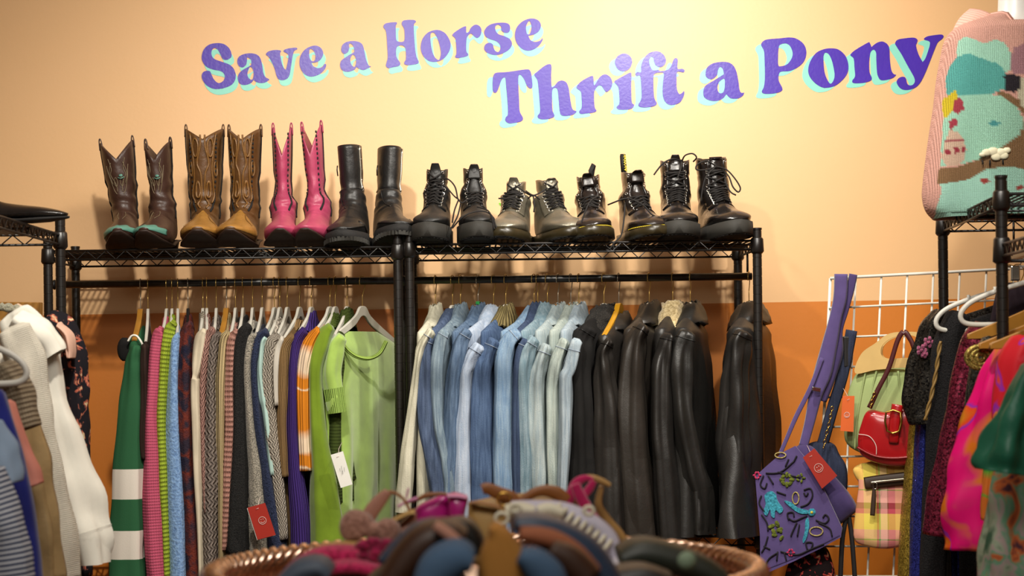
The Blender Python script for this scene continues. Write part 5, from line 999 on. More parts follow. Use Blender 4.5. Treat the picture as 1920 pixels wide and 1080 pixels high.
def chain(r, pts, off, mat, pitch=7.0, name='chain'):
    q = crom(pts, 10); mb = MB(); d = 0; last = q[0]; k = 0
    for p in q[1:]:
        d += math.hypot(p[0]-last[0], p[1]-last[1])
        if d >= pitch:
            t = Vector((p[0]-last[0], p[1]-last[1])).normalized(); c = loc_of(r, gpt(p[0], p[1], off)); k += 1
            a = (loc_of(r, gpt(p[0]+t.x*10, p[1]+t.y*10, off))-c).normalized(); b = (Vector((0, -1, 0)).cross(a) if k % 2 else Vector((0, 1, 0))); b.normalize()
            mb.tube([c+a*(.0062*math.cos(x))+b*(.0036*math.sin(x)) for x in [2*PI*i/10 for i in range(10)]], .0013, 5, closed=True); d = 0
        last = p
    return mb.build(name, mat, r)
def smiley(r, u, v, s, off, mat, ang=0):
    c = loc_of(r, gpt(u, v, off)); X = (loc_of(r, gpt(u+10, v, off))-c).normalized(); Z = (loc_of(r, gpt(u, v-10, off))-c).normalized(); k = s/F*4.7
    X, Z = X*math.cos(ang)+Z*math.sin(ang), Z*math.cos(ang)-X*math.sin(ang); mb = MB()
    mb.tube([c+X*k*math.cos(a)+Z*k*math.sin(a) for a in [2*PI*i/28 for i in range(28)]], .0006, 5, closed=True)
    mb.tube([c+X*k*.6*math.cos(a)+Z*k*.6*math.sin(a) for a in [PI*1.12+PI*.76*i/12 for i in range(13)]], .0006, 5)
    for q in (-1, 1): mb.tube([c+X*q*k*.28+Z*k*.18, c+X*q*k*.28+Z*k*.42], .0008, 5)
    return mb.build('smiley_print', mat, r)
def tagcard(label, corners, mat, sm, off, th=.0012, back=None, s=9, ang=0, grid=True, Y=None, txt=True):
    f = (lambda u, v, o=0: gpt(u, v, off+o)) if grid else (lambda u, v, o=0: P(u, v, Y-o))
    c0 = f(sum(p[0] for p in corners)/4, sum(p[1] for p in corners)/4); r = thing('price_tag', label, 'tag', c0, 0, None)
    w3 = [f(*p)-c0 for p in corners]; d = Vector((0, .0012, 0)); mb = MB()
    mb.rings([[p for p in w3], [p+d for p in w3]]); mb.build('card', mat, r, smooth=False)
    if back:
        mb = MB(); w4 = [p+Vector((-.002, .004, -.002)) for p in w3]; mb.rings([w4, [p+d for p in w4]]); mb.build('backing_card', back, r, smooth=False)
    if sm and s:
        cx, cy = sm; c = f(cx, cy, .001)-c0; X = (w3[1]-w3[0]).normalized(); Z = -(w3[2]-w3[1]).normalized(); k = s/F*c0.y; mb = MB()
        cc = c
        mb.tube([cc+X*k*math.cos(a)+Z*k*math.sin(a) for a in [2*PI*i/28 for i in range(28)]], .0006, 5, closed=True)
        mb.tube([cc+X*k*.6*math.cos(a)+Z*k*.6*math.sin(a) for a in [PI*1.12+PI*.76*i/12 for i in range(13)]], .0006, 5)
        for q in (-1, 1): mb.tube([cc+X*q*k*.28+Z*k*.18, cc+X*q*k*.28+Z*k*.42], .0009, 5)
        mb.build('smiley_print', M['white_ink'], r)
    top = (w3[0]+w3[1])/2; q = top+(w3[3]-w3[0])*.12
    MB().tube([q+Vector((-.004, -.002, 0)), q+Vector((.002, -.002, .002)), q+Vector((0, .03, .02)), q+Vector((.004, .10, .035))], .0006, 5).build('string', M['white_ink'], r)
    return r
# sage bag with wooden handle
r = thing('wooden_handled_handbag', 'sage green gathered handbag with a light wooden handle on the grid', 'handbag', gpt(1640, 700)); sg_m = fabric('plain', '9cac72'); wd = simple('blond_wood', 'd8b470', .4, 0, .1, 40, .5, .2, .12)
poly_bag(r, 'bag_body', [(1616, 694), (1660, 688), (1706, 690), (1740, 700), (1752, 760), (1745, 840), (1700, 862), (1640, 856), (1592, 832), (1588, 790), (1594, 735)], .05, sg_m, .04, .02)
for i, (a, b, c) in enumerate(((1630, 1622, 1612), (1650, 1640, 1630), (1668, 1668, 1664), (1690, 1694, 1700))): emb(r, [(a, 696), (b, 740), (c, 800), (c-2, 840)], .003, sg_m, .082, 'gathered_pleat')
def wood_frame(off):
    out = [(1611, 700), (1622, 665), (1648, 645), (1672, 628), (1700, 624), (1735, 628), (1750, 660), (1752, 690), (1700, 690), (1650, 694)]; hole = [(1659, 665), (1662, 648), (1682, 634), (1712, 630), (1730, 640), (1738, 668), (1700, 672), (1670, 673)]
    def mp(co):
        n_ = nrm if nrm.y < 0 else -nrm; return gpt(co.x, co.y, off)+n_*co.z-r.location
    return plate('wooden_handle', [crom(out, 5, True), crom(hole, 5, True)], .007, wd, r, mp)
wood_frame(.085); wood_frame(.045)
# navy/dark denim bag behind purple one, brown strap
r = thing('denim_handbag', 'dark navy handbag hanging behind the purple embroidered one', 'handbag', gpt(1560, 850))
poly_bag(r, 'bag_body', [(1540, 826), (1565, 832), (1575, 850), (1590, 880), (1585, 930), (1540, 930), (1500, 900), (1510, 840)], .03, fabric('denim', '23283a', '343c54'), .02)
strap(r, 'strap', [(1600, 620), (1584, 700), (1566, 760), (1552, 810), (1545, 835)], 22, fabric('denim', '23283a', '343c54'), .035, .25)
chain(r, [(1568, 758), (1562, 790), (1556, 815), (1550, 842)], .07, M['gold'])
mb = MB(); p = loc_of(r, gpt(1590, 660, .03)); mb.box(p, (.018, .02, .085)); mb.build('strap_buckle', M['plastic_black'], r, smooth=False, bev=.004)
# purple embroidered bag
pv = fabric('velvet', '5a4a80'); pvd = fabric('velvet', '463868')
r = thing('embroidered_handbag', 'purple handbag with bird and flower embroidery hanging from the grid', 'handbag', gpt(1540, 930))
poly_bag(r, 'bag_body', [(1500, 835), (1530, 838), (1560, 880), (1590, 915), (1610, 948), (1600, 965), (1560, 985), (1500, 940), (1480, 880)], .04, pvd, .045)
fl = plate('flap', [[(1502, 834), (1532, 870), (1560, 925), (1588, 985), (1586, 1002), (1546, 1024), (1500, 1046), (1438, 1073), (1437, 1000), (1428, 890), (1450, 870), (1478, 846)]], .010, pv, r, lambda co: gpt(co.x, co.y, .095)+(nrm if nrm.y < 0 else -nrm)*co.z-r.location, bev=0)
strap(r, 'strap', [(1582, 516, 26, 0), (1580, 560, 26), (1571, 600, 24), (1560, 650, 30), (1548, 700, 34), (1535, 740, 26), (1524, 790, 20), (1512, 836, 18)], 24, pv, .055, .25)
strap(r, 'strap', [(1604, 516, 16), (1598, 545, 16), (1588, 585, 14), (1576, 620, 18), (1566, 660, 40), (1552, 712, 36), (1540, 750, 30)], 24, pvd, .045, .25)
strap(r, 'strap', [(1548, 672, 8), (1526, 728, 9), (1500, 780, 9), (1482, 822, 8), (1470, 850, 8)], 8, pv, .065, .3)
MB().box(loc_of(r, gpt(1538, 730, .075)), (.024, .008, .012), Matrix.Rotation(.2, 3, 'Y')).build('strap_slider', M['eyelet'], r, smooth=False, bev=.002)
gr = fabric('fuzzy', '6a7420', '3c4410'); tq = fabric('fuzzy', '3a9ab0', '20687c'); dk_ = simple('dark_embroidery', '16101c', .8); ylw = fabric('fuzzy', 'b8a868', '8a7a40'); pkk = fabric('fuzzy', 'd02860', '901840')
EO = .103
for pl in ([(1448, 884), (1475, 882), (1500, 862)], [(1470, 882), (1492, 888), (1512, 892)], [(1484, 872), (1490, 858)], [(1500, 862), (1505, 852)], [(1452, 888), (1462, 904)], [(1444, 888), (1438, 905), (1446, 912), (1450, 902)], [(1518, 915), (1530, 912), (1534, 925), (1526, 940), (1512, 946)], [(1518, 920), (1522, 926), (1526, 920)],
           [(1488, 965), (1500, 972), (1515, 966), (1524, 962)], [(1490, 970), (1488, 958), (1498, 956), (1500, 964)], [(1505, 975), (1498, 990), (1494, 1000)], [(1510, 978), (1506, 1000)], [(1540, 970), (1556, 976), (1564, 968), (1558, 960), (1553, 966)], [(1545, 975), (1565, 985), (1570, 1000)],
           [(1440, 960), (1450, 975), (1452, 990)], [(1452, 1000), (1446, 1020), (1440, 1030)], [(1470, 1030), (1455, 1040), (1448, 1052)], [(1470, 1028), (1468, 1045)], [(1475, 1028), (1505, 1034), (1530, 1024), (1555, 1014)], [(1525, 1025), (1522, 1012), (1534, 1012), (1532, 1022)], [(1444, 1018), (1456, 1024)], [(1482, 1030), (1486, 1044)], [(1440, 925), (1436, 940), (1446, 955)], [(1468, 918), (1485, 924)]):
    emb(r, pl, .0022, dk_, EO, 'vine_embroidery')
def petals(c, n, rad, pr, mat, nm, a0=0):
    mb = MB()
    for k in range(n):
        a = a0+2*PI*k/n; p = loc_of(r, gpt(c[0]+rad*math.cos(a), c[1]+rad*math.sin(a), EO)); mb.ball(p, pr*.55, .002, pr, 6, rot=Matrix.Rotation(-a+PI/2, 3, 'Y'))
    return mb.build(nm, mat, r)
petals((1487, 896), 8, 9, .009, gr, 'green_flower'); petals((1512, 893), 5, 6, .006, gr, 'green_flower'); petals((1432, 888), 6, 5, .005, pkk, 'pink_flower'); petals((1494, 1030), 6, 5, .005, pkk, 'pink_flower'); petals((1466, 985), 4, 8, .011, gr, 'green_flower', .4); petals((1472, 997), 3, 8, .009, gr, 'green_flower', .9)
for pts, nm in (([(1446, 925), (1456, 917), (1466, 922), (1470, 935), (1480, 950), (1474, 958), (1466, 952), (1464, 966), (1458, 962), (1456, 950), (1450, 962), (1444, 955), (1448, 940)], 'turquoise_bird'), ([(1482, 935), (1495, 938), (1508, 948), (1524, 952), (1526, 958), (1512, 958), (1498, 950)], 'turquoise_wing'), ([(1526, 966), (1528, 980), (1524, 1000), (1518, 1012), (1516, 1006), (1520, 990), (1521, 972)], 'turquoise_tail')):
    plate(nm, [crom(pts, 4, True)], .002, tq, r, lambda co: gpt(co.x, co.y, EO-.001)+(nrm if nrm.y < 0 else -nrm)*co.z-r.location, bev=.0012)
MB().ball(loc_of(r, gpt(1533, 956, EO)), .011, .003, .011, 8).build('turquoise_head', tq, r)
for c, a_, b_ in (((1475, 851), 10, 5), ((1503, 930), 6, 11), ((1541, 991), 12, 8)): emb(r, [(c[0]+a_*math.cos(x), c[1]+b_*math.sin(x)) for x in [2*PI*i/10 for i in range(10)]], .0018, ylw, EO, 'cream_loop', True, 2)
MB().ball(loc_of(r, gpt(1533, 956, EO+.003)), .004, .002, .004, 6).build('yellow_eye', M['yellow'], r)
emb(r, [(1434, 1066), (1500, 1040), (1545, 1018), (1584, 998)], .0035, pvd, .098, 'hem_roll')
# black straps dangling below the purple bag
r = thing('leather_strap', 'black leather strap dangling under the purple embroidered bag', 'strap', gpt(1590, 1000)); strap(r, 'strap', [(1592, 965), (1584, 1010), (1580, 1090)], 9, M['plastic_black'], .05, .3); strap(r, 'strap', [(1596, 965), (1602, 1010), (1608, 1090)], 9, M['plastic_black'], .05, .3)
r = thing('patterned_scarf', 'dark scarf with red and cream flecks hanging low under the purple bag', 'scarf', gpt(1530, 1060))
poly_bag(r, 'body', [(1500, 1035), (1540, 1020), (1560, 1040), (1566, 1110), (1480, 1110), (1480, 1060)], .03, fabric('floral', '1a1012', 'a82c30', 2.5), .03)
# plaid bag
r = thing('plaid_handbag', 'pink, yellow and green plaid handbag with a brown zip pocket', 'handbag', gpt(1660, 950)); pl_m = fabric('plaid', 'ffffff')
poly_bag(r, 'bag_body', [(1618, 872), (1660, 862), (1712, 868), (1708, 900), (1704, 960), (1700, 1014), (1670, 1026), (1630, 1022), (1606, 1008), (1608, 960), (1614, 915)], .05, pl_m, .045, .008)
poly_bag(r, 'side_gusset', [(1604, 878), (1628, 866), (1634, 884), (1618, 904)], .02, fabric('plaid', 'ffffff'), .05)
strap(r, 'leather_trim', [(1628, 903, 22), (1660, 899, 24), (1712, 893, 24)], 24, simple('brown_leather_trim', '3c2a1c', .5), .085, .2)
strap(r, 'zipper', [(1640, 902, 5), (1664, 899, 5), (1712, 894, 5)], 5, M['steel'], .095, .6)
strap(r, 'zip_pull', [(1647, 912, 6), (1646, 935, 9), (1644, 962, 9)], 8, simple('brown_leather_pull', '3a281a', .5), .1, .35)
emb(r, [(1646, 902), (1652, 902), (1652, 912), (1646, 912)], .0014, M['eyelet'], .102, 'zip_slider', True, 2)
# red bag
rl = simple('red_glossy_leather', 'a8141a', .25, 0, .15, 60, .6, .4); r = thing('red_handbag', 'glossy red leather handbag with a buckled front strap', 'handbag', gpt(1670, 810))
poly_bag(r, 'bag_body', [(1636, 768), (1672, 772), (1700, 762), (1740, 768), (1744, 850), (1700, 872), (1650, 866), (1622, 850), (1616, 826), (1622, 795)], .05, rl, .085, .010)
strap(r, 'strap', [(1640, 764, 10), (1656, 730, 9), (1676, 690, 9), (1692, 640, 9), (1704, 625, 10), (1716, 640, 9), (1722, 655, 9)], 9, simple('oxblood_strap', '4a1618', .4), .12, .3)
chain(r, [(1652, 732), (1646, 748), (1642, 764)], .125, M['gold'], 6)
strap(r, 'buckle_strap', [(1692, 758, 22, .002), (1687, 790, 20, .006), (1685, 828, 18, .002)], 18, rl, .122, .3)
emb(r, [(1672, 772), (1698, 772), (1696, 806), (1674, 806)], .0030, M['gold'], .137, 'buckle', True, 2)
emb(r, [(1618, 836), (1650, 852), (1690, 856), (1740, 850)], .003, simple('red_piping', '8a1014', .3), .122, 'piping')
emb(r, [(1620, 812), (1640, 816), (1652, 832), (1653, 850)], .001, M['white_ink'], .122, 'stitching')
tagcard('orange card tag with a smiley hanging beside the sage green bag', [(1590, 742), (1612, 742), (1610, 808), (1586, 806)], M['orange_tag'], (1598, 777), .11, s=5)
tagcard('red card tag with a smiley pinned to the purple embroidered bag', [(1518, 855), (1539, 838), (1581, 888), (1553, 912)], M['red_tag'], (1547, 874), .118, s=8)
tagcard('red card tag with a smiley hanging on the grey flecked sweater', [(464, 952), (497, 943), (517, 1003), (483, 1012)], M['red_tag'], (492, 976), 0, back=M['white_card'], s=7, grid=False, Y=4.80)
rt = tagcard('white paper tag hanging on the light green sweater', [(620, 853), (643, 846), (661, 908), (639, 915)], M['white_card'], None, 0, grid=False, Y=4.80)
mb = MB(); c0 = rt.location
for a, b in (((640, 873), (642, 890)), ((645, 876), (646, 884)), ((642, 882), (643, 888)), ((637, 878), (638, 884))): mb.tube([P(*a, 4.798)-c0, P(*b, 4.798)-c0], .0004, 4)
mb.build('printed_lines', M['lace'], rt)
# ------------------------------------------------------------------ pink picture sweater on a mannequin
Ym = 4.36; zc = zR2+.008; cx = P(1908, 200, Ym).x
r = thing('mannequin_torso', 'white mannequin torso wearing the pink picture sweater on the right rack', 'mannequin', (cx, Ym, zc)); wht = simple('white_mannequin', 'd8d8d4', .35)
MB().rings([[(a*math.cos(t), b*math.sin(t), z) for t in [2*PI*i/24 for i in range(24)]] for z, a, b in ((0, .12, .07), (.1, .135, .075), (.25, .125, .07), (.38, .115, .05), (.44, .075, .045), (.47, .045, .042), (.53, .042, .042), (.60, .040, .040), (.605, .036, .036))]).build('torso', wht, r)
MB().lathe((0, 0, 0), [(.10, 0), (.10, .008), (.02, .012)], 20).build('stand', wht, r)
ps_ = P(1908, 200, Ym-.08)
r = thing('picture_sweater', 'pink hand-knitted sweater picturing sheep, trees and a girl, on the mannequin', 'sweater', (cx, Ym, zc))
def lx(u, v): p = P(u, v, Ym-.10); return p.x-cx, p.z-zc
prof = [(20, 30), (30, 62), (42, 92), (62, 108), (95, 116), (140, 124), (190, 130), (240, 138), (290, 145), (330, 150), (360, 152), (385, 146), (402, 132)]
# colour patches given by pixel polygons, kept as colours of the knitting itself
PINK = lin('e4ac9c'); 
PT = [(lin('b0e6d2'), [(1768, 360), (1764, 340), (1776, 320), (1800, 325), (1840, 300), (1880, 310), (1990, 310), (1990, 420), (1750, 420)]),
      (lin('8a6844'), [(1762, 318), (1800, 312), (1838, 298), (1866, 282), (1890, 250), (1925, 225), (1990, 215), (1990, 318), (1920, 318), (1890, 312), (1850, 318), (1820, 336), (1790, 342), (1760, 346)]),
      (lin('a6dcc2'), [(1776, 190), (1792, 172), (1850, 176), (1880, 182), (1905, 200), (1918, 225), (1912, 252), (1890, 268), (1866, 282), (1838, 298), (1812, 306), (1766, 314), (1770, 250)]),
      (lin('aae0c8'), [(1800, 78), (1812, 70), (1826, 74), (1845, 82), (1868, 74), (1884, 82), (1892, 96), (1898, 112), (1894, 130), (1872, 150), (1830, 140), (1800, 120), (1796, 100)]),
      (lin('58aea6'), [(1778, 178), (1776, 150), (1784, 125), (1798, 108), (1818, 100), (1840, 110), (1870, 120), (1884, 134), (1888, 150), (1882, 168), (1862, 176), (1820, 178), (1790, 180)]),
      (lin('b08088'), [(1898, 92), (1920, 80), (1990, 80), (1990, 140), (1900, 140), (1892, 128)]),
      (lin('8a6844'), [(1862, 176), (1880, 172), (1915, 190), (1990, 190), (1990, 240), (1925, 225), (1905, 200), (1880, 182)]),
      (lin('1c1420'), [(1880, 144), (1896, 138), (1912, 144), (1914, 160), (1904, 174), (1884, 172), (1886, 158)]),
      (lin('d8d0b4'), [(1912, 146), (1990, 140), (1990, 200), (1915, 204), (1908, 180)]),
      (lin('d8c020'), [(1770, 188), (1784, 178), (1794, 168), (1797, 180), (1792, 200), (1784, 215), (1774, 224), (1770, 205)]),
      (lin('a83848'), [(1792, 188), (1800, 184), (1808, 192), (1808, 206), (1798, 214), (1788, 210)]),
      (lin('a83848'), [(1782, 228), (1794, 222), (1798, 232), (1786, 244), (1782, 238)]),
      (lin('d8b8a0'), [(1776, 262), (1782, 246), (1794, 246), (1806, 262), (1812, 280), (1808, 300), (1796, 312), (1776, 312), (1768, 296)]),
      (lin('a03848'), [(1774, 264), (1808, 260), (1808, 264), (1774, 268)]),
      (lin('a03040'), [(1774, 282), (1783, 280), (1784, 290), (1775, 292)]), (lin('a03040'), [(1789, 278), (1798, 277), (1799, 287), (1790, 289)]), (lin('a03040'), [(1803, 275), (1811, 274), (1812, 284), (1804, 286)]),
      (lin('4aa0a0'), [(1852, 232), (1862, 226), (1876, 230), (1872, 236), (1858, 237)]),
      (lin('a84038'), [(1836, 338), (1848, 334), (1856, 340), (1846, 346)]), (lin('a84038'), [(1902, 350), (1914, 346), (1920, 352), (1908, 358)])]
def inp(x, y, pl):
    c = False; j = len(pl)-1
    for i in range(len(pl)):
        if (pl[i][1] > y) != (pl[j][1] > y) and x < (pl[j][0]-pl[i][0])*(y-pl[i][1])/(pl[j][1]-pl[i][1])+pl[i][0]: c = not c
        j = i
    return c
m, nt, b = newmat('picture_knit'); L = nt.links.new; at = nd(nt, 'ShaderNodeVertexColor'); at.layer_name = 'Col'
tc = nd(nt, 'ShaderNodeTexCoord'); sx = nd(nt, 'ShaderNodeSeparateXYZ'); L(tc.outputs['Object'], sx.inputs[0])
def _m(op, x, y=None):
    n = nt.nodes.new('ShaderNodeMath'); n.operation = op
    for i, q in enumerate((x, y)):
        if q is None: continue
        if hasattr(q, 'links'): L(q, n.inputs[i])
        else: n.inputs[i].default_value = q
    return n.outputs[0]
h = _m('SINE', _m('MULTIPLY', sx.outputs[0], 1500)); h2 = _m('SINE', _m('ADD', _m('MULTIPLY', sx.outputs[2], 1800), _m('MULTIPLY', _m('ABSOLUTE', h), 2)))
hh = _m('ADD', h, h2); mx = nt.nodes.new('ShaderNodeMix'); mx.data_type = 'RGBA'; mx.blend_type = 'MULTIPLY'; mx.inputs[0].default_value = .28; L(at.outputs[0], mx.inputs[6])
L(ramp(nt, _m('MULTIPLY', _m('ADD', hh, 2.0), .25), [(0, (.5, .5, .5)), (.7, (1, 1, 1))]), mx.inputs[7]); L(mx.outputs[2], b.inputs['Base Color']); b.inputs['Roughness'].default_value = .95; bump(nt, b, hh, .7, .003)
def add_cols(o):
    me = o.data; ca = me.color_attributes.new('Col', 'FLOAT_COLOR', 'POINT'); mw = Matrix.Translation(r.location)
    arr = []
    for v in me.vertices:
        p = mw @ v.co; u_, v_ = PX(p); c = PINK
        if v.co.y < .02:
            for col, pl in PT:
                if inp(u_, v_, pl): c = col
        arr += list(c)
    ca.data.foreach_set('color', arr)
q = crom([(a, float(b_)) for a, b_ in prof], 14); rs = []
for i, (v_, hw_) in enumerate(q):
    x0, z_ = lx(1908-hw_, v_); hwm = -x0; t = i/len(q); row = []
    for j in range(220):
        a = 2*PI*j/220; dep = (.045+.06*min(1, t*5)) if t < .95 else .1
        y = dep*sg(math.sin(a), .75)+.004*math.sin(9*a+t*4)*t; zz_ = z_
        if math.sin(a) < 0 and t < .16: zz_ = z_-.055*max(0, 1-abs(math.cos(a))*1.8)*(1-t/.16)   # V neck dips in front
        row.append((hwm*sg(math.cos(a), .85), y, zz_))
    rs.append(row)
mb = MB(); mb.rings(rs, False, False); o = mb.build('body', m, r, solid=.006); add_cols(o)
n0 = rs[0]; MB().tube([Vector(p)*1.0 for p in n0[::5]], .012, 8, closed=True).build('ribbed_neckband', fabric('rib', 'e4ac9c', None, 1.0), r)
mb, _ = px_sleeve(r, [(1838, 30, 50), (1818, 70, 66), (1802, 130, 60), (1790, 190, 54), (1778, 250, 48), (1766, 300, 44), (1760, 336, 40)], .05, Ym+.03, .002, 3); mb.build('sleeve', fabric('knit', 'e4ac9c', None, 1.6), r)
px = [(2*1908-u, v, w_) for u, v, w_ in [(1838, 30, 50), (1818, 70, 66), (1802, 130, 60), (1790, 190, 54), (1778, 250, 48), (1766, 300, 44), (1760, 336, 40)]]
mb, _ = px_sleeve(r, px, .05, Ym+.03, .002, 5); mb.build('sleeve', fabric('knit', 'e4ac9c', None, 1.6), r)
def spl(u, v, off=0): return loc_of(r, P(u, v, Ym-.112-off))
mb = MB()      # raised sheep and its legs
for u, v, a_ in ((1850, 286, .012), (1862, 284, .014), (1876, 286, .014), (1888, 282, .010), (1868, 294, .013), (1882, 292, .012), (1842, 290, .008)): mb.ball(spl(u, v), a_, .006, a_*.75, 8)
mb.build('knitted_sheep', fabric('plain', 'e0dabc'), r)
MB().tube([spl(1842, 300), spl(1843, 308)], .002, 6).build('sheep_leg', M['lace'], r); MB().tube([spl(1856, 300), spl(1856, 310)], .002, 6).build('sheep_leg', M['lace'], r); MB().tube([spl(1880, 298), spl(1881, 308)], .002, 6).build('sheep_leg', M['lace'], r)
# ------------------------------------------------------------------ table with copper rimmed tray of shoes
TC = P(907, 1072, 2.62); TC.y = 2.62; RT = 508/F*2.62; TZ = TC.z
r = thing('round_table', 'round dark table under the copper tray of shoes', 'table', (TC.x, TC.y, 0))
MB().lathe((0, 0, 0), [(.0, TZ-.115), (RT*.86, TZ-.115), (RT*.88, TZ-.105), (RT*.86, TZ-.095), (0, TZ-.095)], 40, cap=False).build('tabletop', M['wood_dark'], r)
MB().lathe((0, 0, 0), [(.22, 0), (.22, .02), (.05, .05), (.035, .3), (.035, TZ-.16), (.08, TZ-.115)], 24).build('pedestal', M['black_metal'], r)
r = thing('copper_tray', 'large round copper tray with a twisted rope rim, heaped with shoes', 'tray', (TC.x, TC.y, TZ-.09))
MB().lathe((0, 0, 0), [(.0, 0), (RT*.8, 0), (RT*.93, .02), (RT, .085), (RT*.985, .085), (RT*.92, .026), (RT*.79, .006), (.0, .006)], 72, cap=False).build('dish', M['copper'], r)
n = 900
for k in range(4):
    pts = []
    for i in range(n):
        a = 2*PI*i/n; b = a*27+k*PI/2; rad = RT+.0105*math.cos(b); pts.append((rad*math.cos(a), rad*math.sin(a), .09+.0105*math.sin(b)))
    MB().tube(pts, .0076, 7, closed=True, side=None).build('rope_strand', M['copper'], r)
# shoes
def shoe(name, label, Y, u=None, v=None): return thing(name, label, 'shoe', P(u, v, Y))
def lp(r, name, pts, mat, b=.008, Y=2.6, n=6, flat=None, cap=True):
    """pixel ribbon: (u, v, width px[, Y])"""
    q = crom([(p[0], p[1], p[2], p[3] if len(p) > 3 else Y) for p in pts], n); rs = []
    for i, (u, v, w, y) in enumerate(q):
        a = q[max(i-1, 0)]; c = q[min(i+1, len(q)-1)]; tx, tv = c[0]-a[0], c[1]-a[1]; L_ = math.hypot(tx, tv) or 1
        sd = P(u-tv/L_*10, v+tx/L_*10, y)-P(u, v, y); sd.normalize(); hw = w/2/F*y; ctr = P(u, v, y)
        rs.append([loc_of(r, ctr+sd*hw*sg(math.cos(t), .7)+Vector((0, b*sg(math.sin(t), .7), 0))) for t in [2*PI*j/16 for j in range(16)]])
    mb = MB(); mb.rings(rs, cap, cap); return mb.build(name, mat, r)
def pg(r, name, pts, th, mat, Y, tilt=0, n=5, puff=.01):
    """solid slab from a pixel outline at depth Y"""
    q = crom(pts, n, True); w3 = [P(u, v, Y) for u, v in q]; c = sum(w3, Vector())/len(w3); rs = []
    for sc_, dp in ((.02, th*.5+puff), (.5, th*.5+puff*.9), (.85, th*.5+puff*.4), (.97, th*.35), (1, 0), (.97, -th*.35), (.85, -th*.5), (.02, -th*.5)):
        rs.append([loc_of(r, c+(p-c)*sc_-Vector((0, dp-tilt*(p.z-c.z), 0))) for p in w3])
    mb = MB(); mb.rings(rs); return mb.build(name, mat, r)
fur = fabric('fuzzy', 'a07868', '7a5548'); nude = simple('nude_leather', 'b07c68', .5); insole = simple('tan_insole', 'b08c50', .6); mag = simple('magenta_patent', 'b82080', .3, 0, 0, 60, .5, .3); magp = simple('pale_magenta_edge', 'd088b0', .5)
cog = simple('cognac_leather', '8a5220', .45, 0, .2, 90); hot = fabric('velvet', 'c0145c'); tanb = simple('tan_sandal_leather', 'a8824a', .5)
# beige fluffy bow slingback
r = shoe('slingback_sandal', 'beige fluffy bow slingback sandal at the left of the shoe pile', 2.66, 760, 985)
lp(r, 'sole', [(690, 1018, 26), (730, 1012, 30), (770, 990, 24), (775, 985, 20)], nude, .03, 2.66)
pg(r, 'bow', [(636, 990), (642, 968), (662, 955), (690, 962), (706, 980), (722, 972), (745, 978), (752, 1000), (740, 1020), (712, 1024), (690, 1006), (668, 1014), (644, 1010)], .03, fur, 2.60, 0, 5, .007)
MB().ball(loc_of(r, P(702, 994, 2.585)), .012, .01, .012).build('bow_knot', fur, r)
lp(r, 'strap', [(683, 985, 26), (696, 960, 28), (714, 937, 24), (728, 922, 16)], nude, .005, 2.64)
lp(r, 'heel_strap', [(728, 922, 8), (744, 926, 6), (758, 938, 6), (769, 958, 6)], cog, .004, 2.66)
pg(r, 'wedge_heel', [(722, 1000), (745, 985), (778, 960), (779, 990), (762, 1018), (738, 1026), (722, 1020)], .05, nude, 2.68)
lp(r, 'insole_edge', [(704, 992, 7), (735, 977, 7), (765, 962, 7), (778, 960, 6)], insole, .03, 2.65)
# magenta heels
r = shoe('block_heel', 'magenta block-heeled sandal lying upturned behind the navy shoe', 2.78, 830, 960)
pg(r, 'sole', [(780, 952), (808, 936), (842, 926), (845, 980), (800, 984), (778, 980)], .05, mag, 2.80)
pg(r, 'block_heel', [(842, 927), (876, 930), (874, 952), (866, 984), (846, 988)], .05, mag, 2.76)
lp(r, 'edge', [(838, 929, 5), (858, 929, 7), (876, 932, 5)], magp, .03, 2.75); lp(r, 'ankle_strap', [(760, 942, 7), (784, 936, 8), (800, 929, 10), (826, 926, 7), (838, 928, 6)], cog, .004, 2.75); lp(r, 'buckle_strap', [(746, 950, 5), (764, 940, 5), (783, 934, 7)], magp, .004, 2.74); lp(r, 'strap_tip', [(762, 934, 4), (766, 915, 4)], magp, .003, 2.74)
# cognac sandal with ring
r = shoe('ring_sandal', 'cognac leather sandal with a gold ring on top of the pile', 2.72, 980, 950)
lp(r, 'footbed', [(878, 945, 8), (930, 955, 50), (990, 950, 52), (1050, 948, 50), (1062, 950, 30)], tanb, .012, 2.76)
lp(r, 'strap', [(904, 918, 20), (914, 916, 22), (935, 925, 26), (958, 936, 30), (974, 945, 16)], cog, .006, 2.68); lp(r, 'strap', [(976, 940, 16), (1000, 925, 18), (1022, 920, 22), (1046, 926, 26), (1062, 940, 24)], cog, .006, 2.70)
MB().tube([loc_of(r, P(945+13*math.cos(a), 936+12*math.sin(a), 2.66)) for a in [2*PI*i/20 for i in range(20)]], .0018, 6, closed=True).build('ring', M['gold'], r)
# beige mule standing
r = shoe('beige_mule', 'pale tan mule lying on its side in the middle of the pile', 2.56, 905, 1000)
pg(r, 'footbed', [(879, 945), (905, 946), (940, 955), (950, 985), (935, 1030), (905, 1060), (880, 1050), (878, 1000)], .02, insole, 2.60); lp(r, 'edge', [(880, 942, 4), (905, 943, 4), (940, 952, 4)], cog, .012, 2.58)
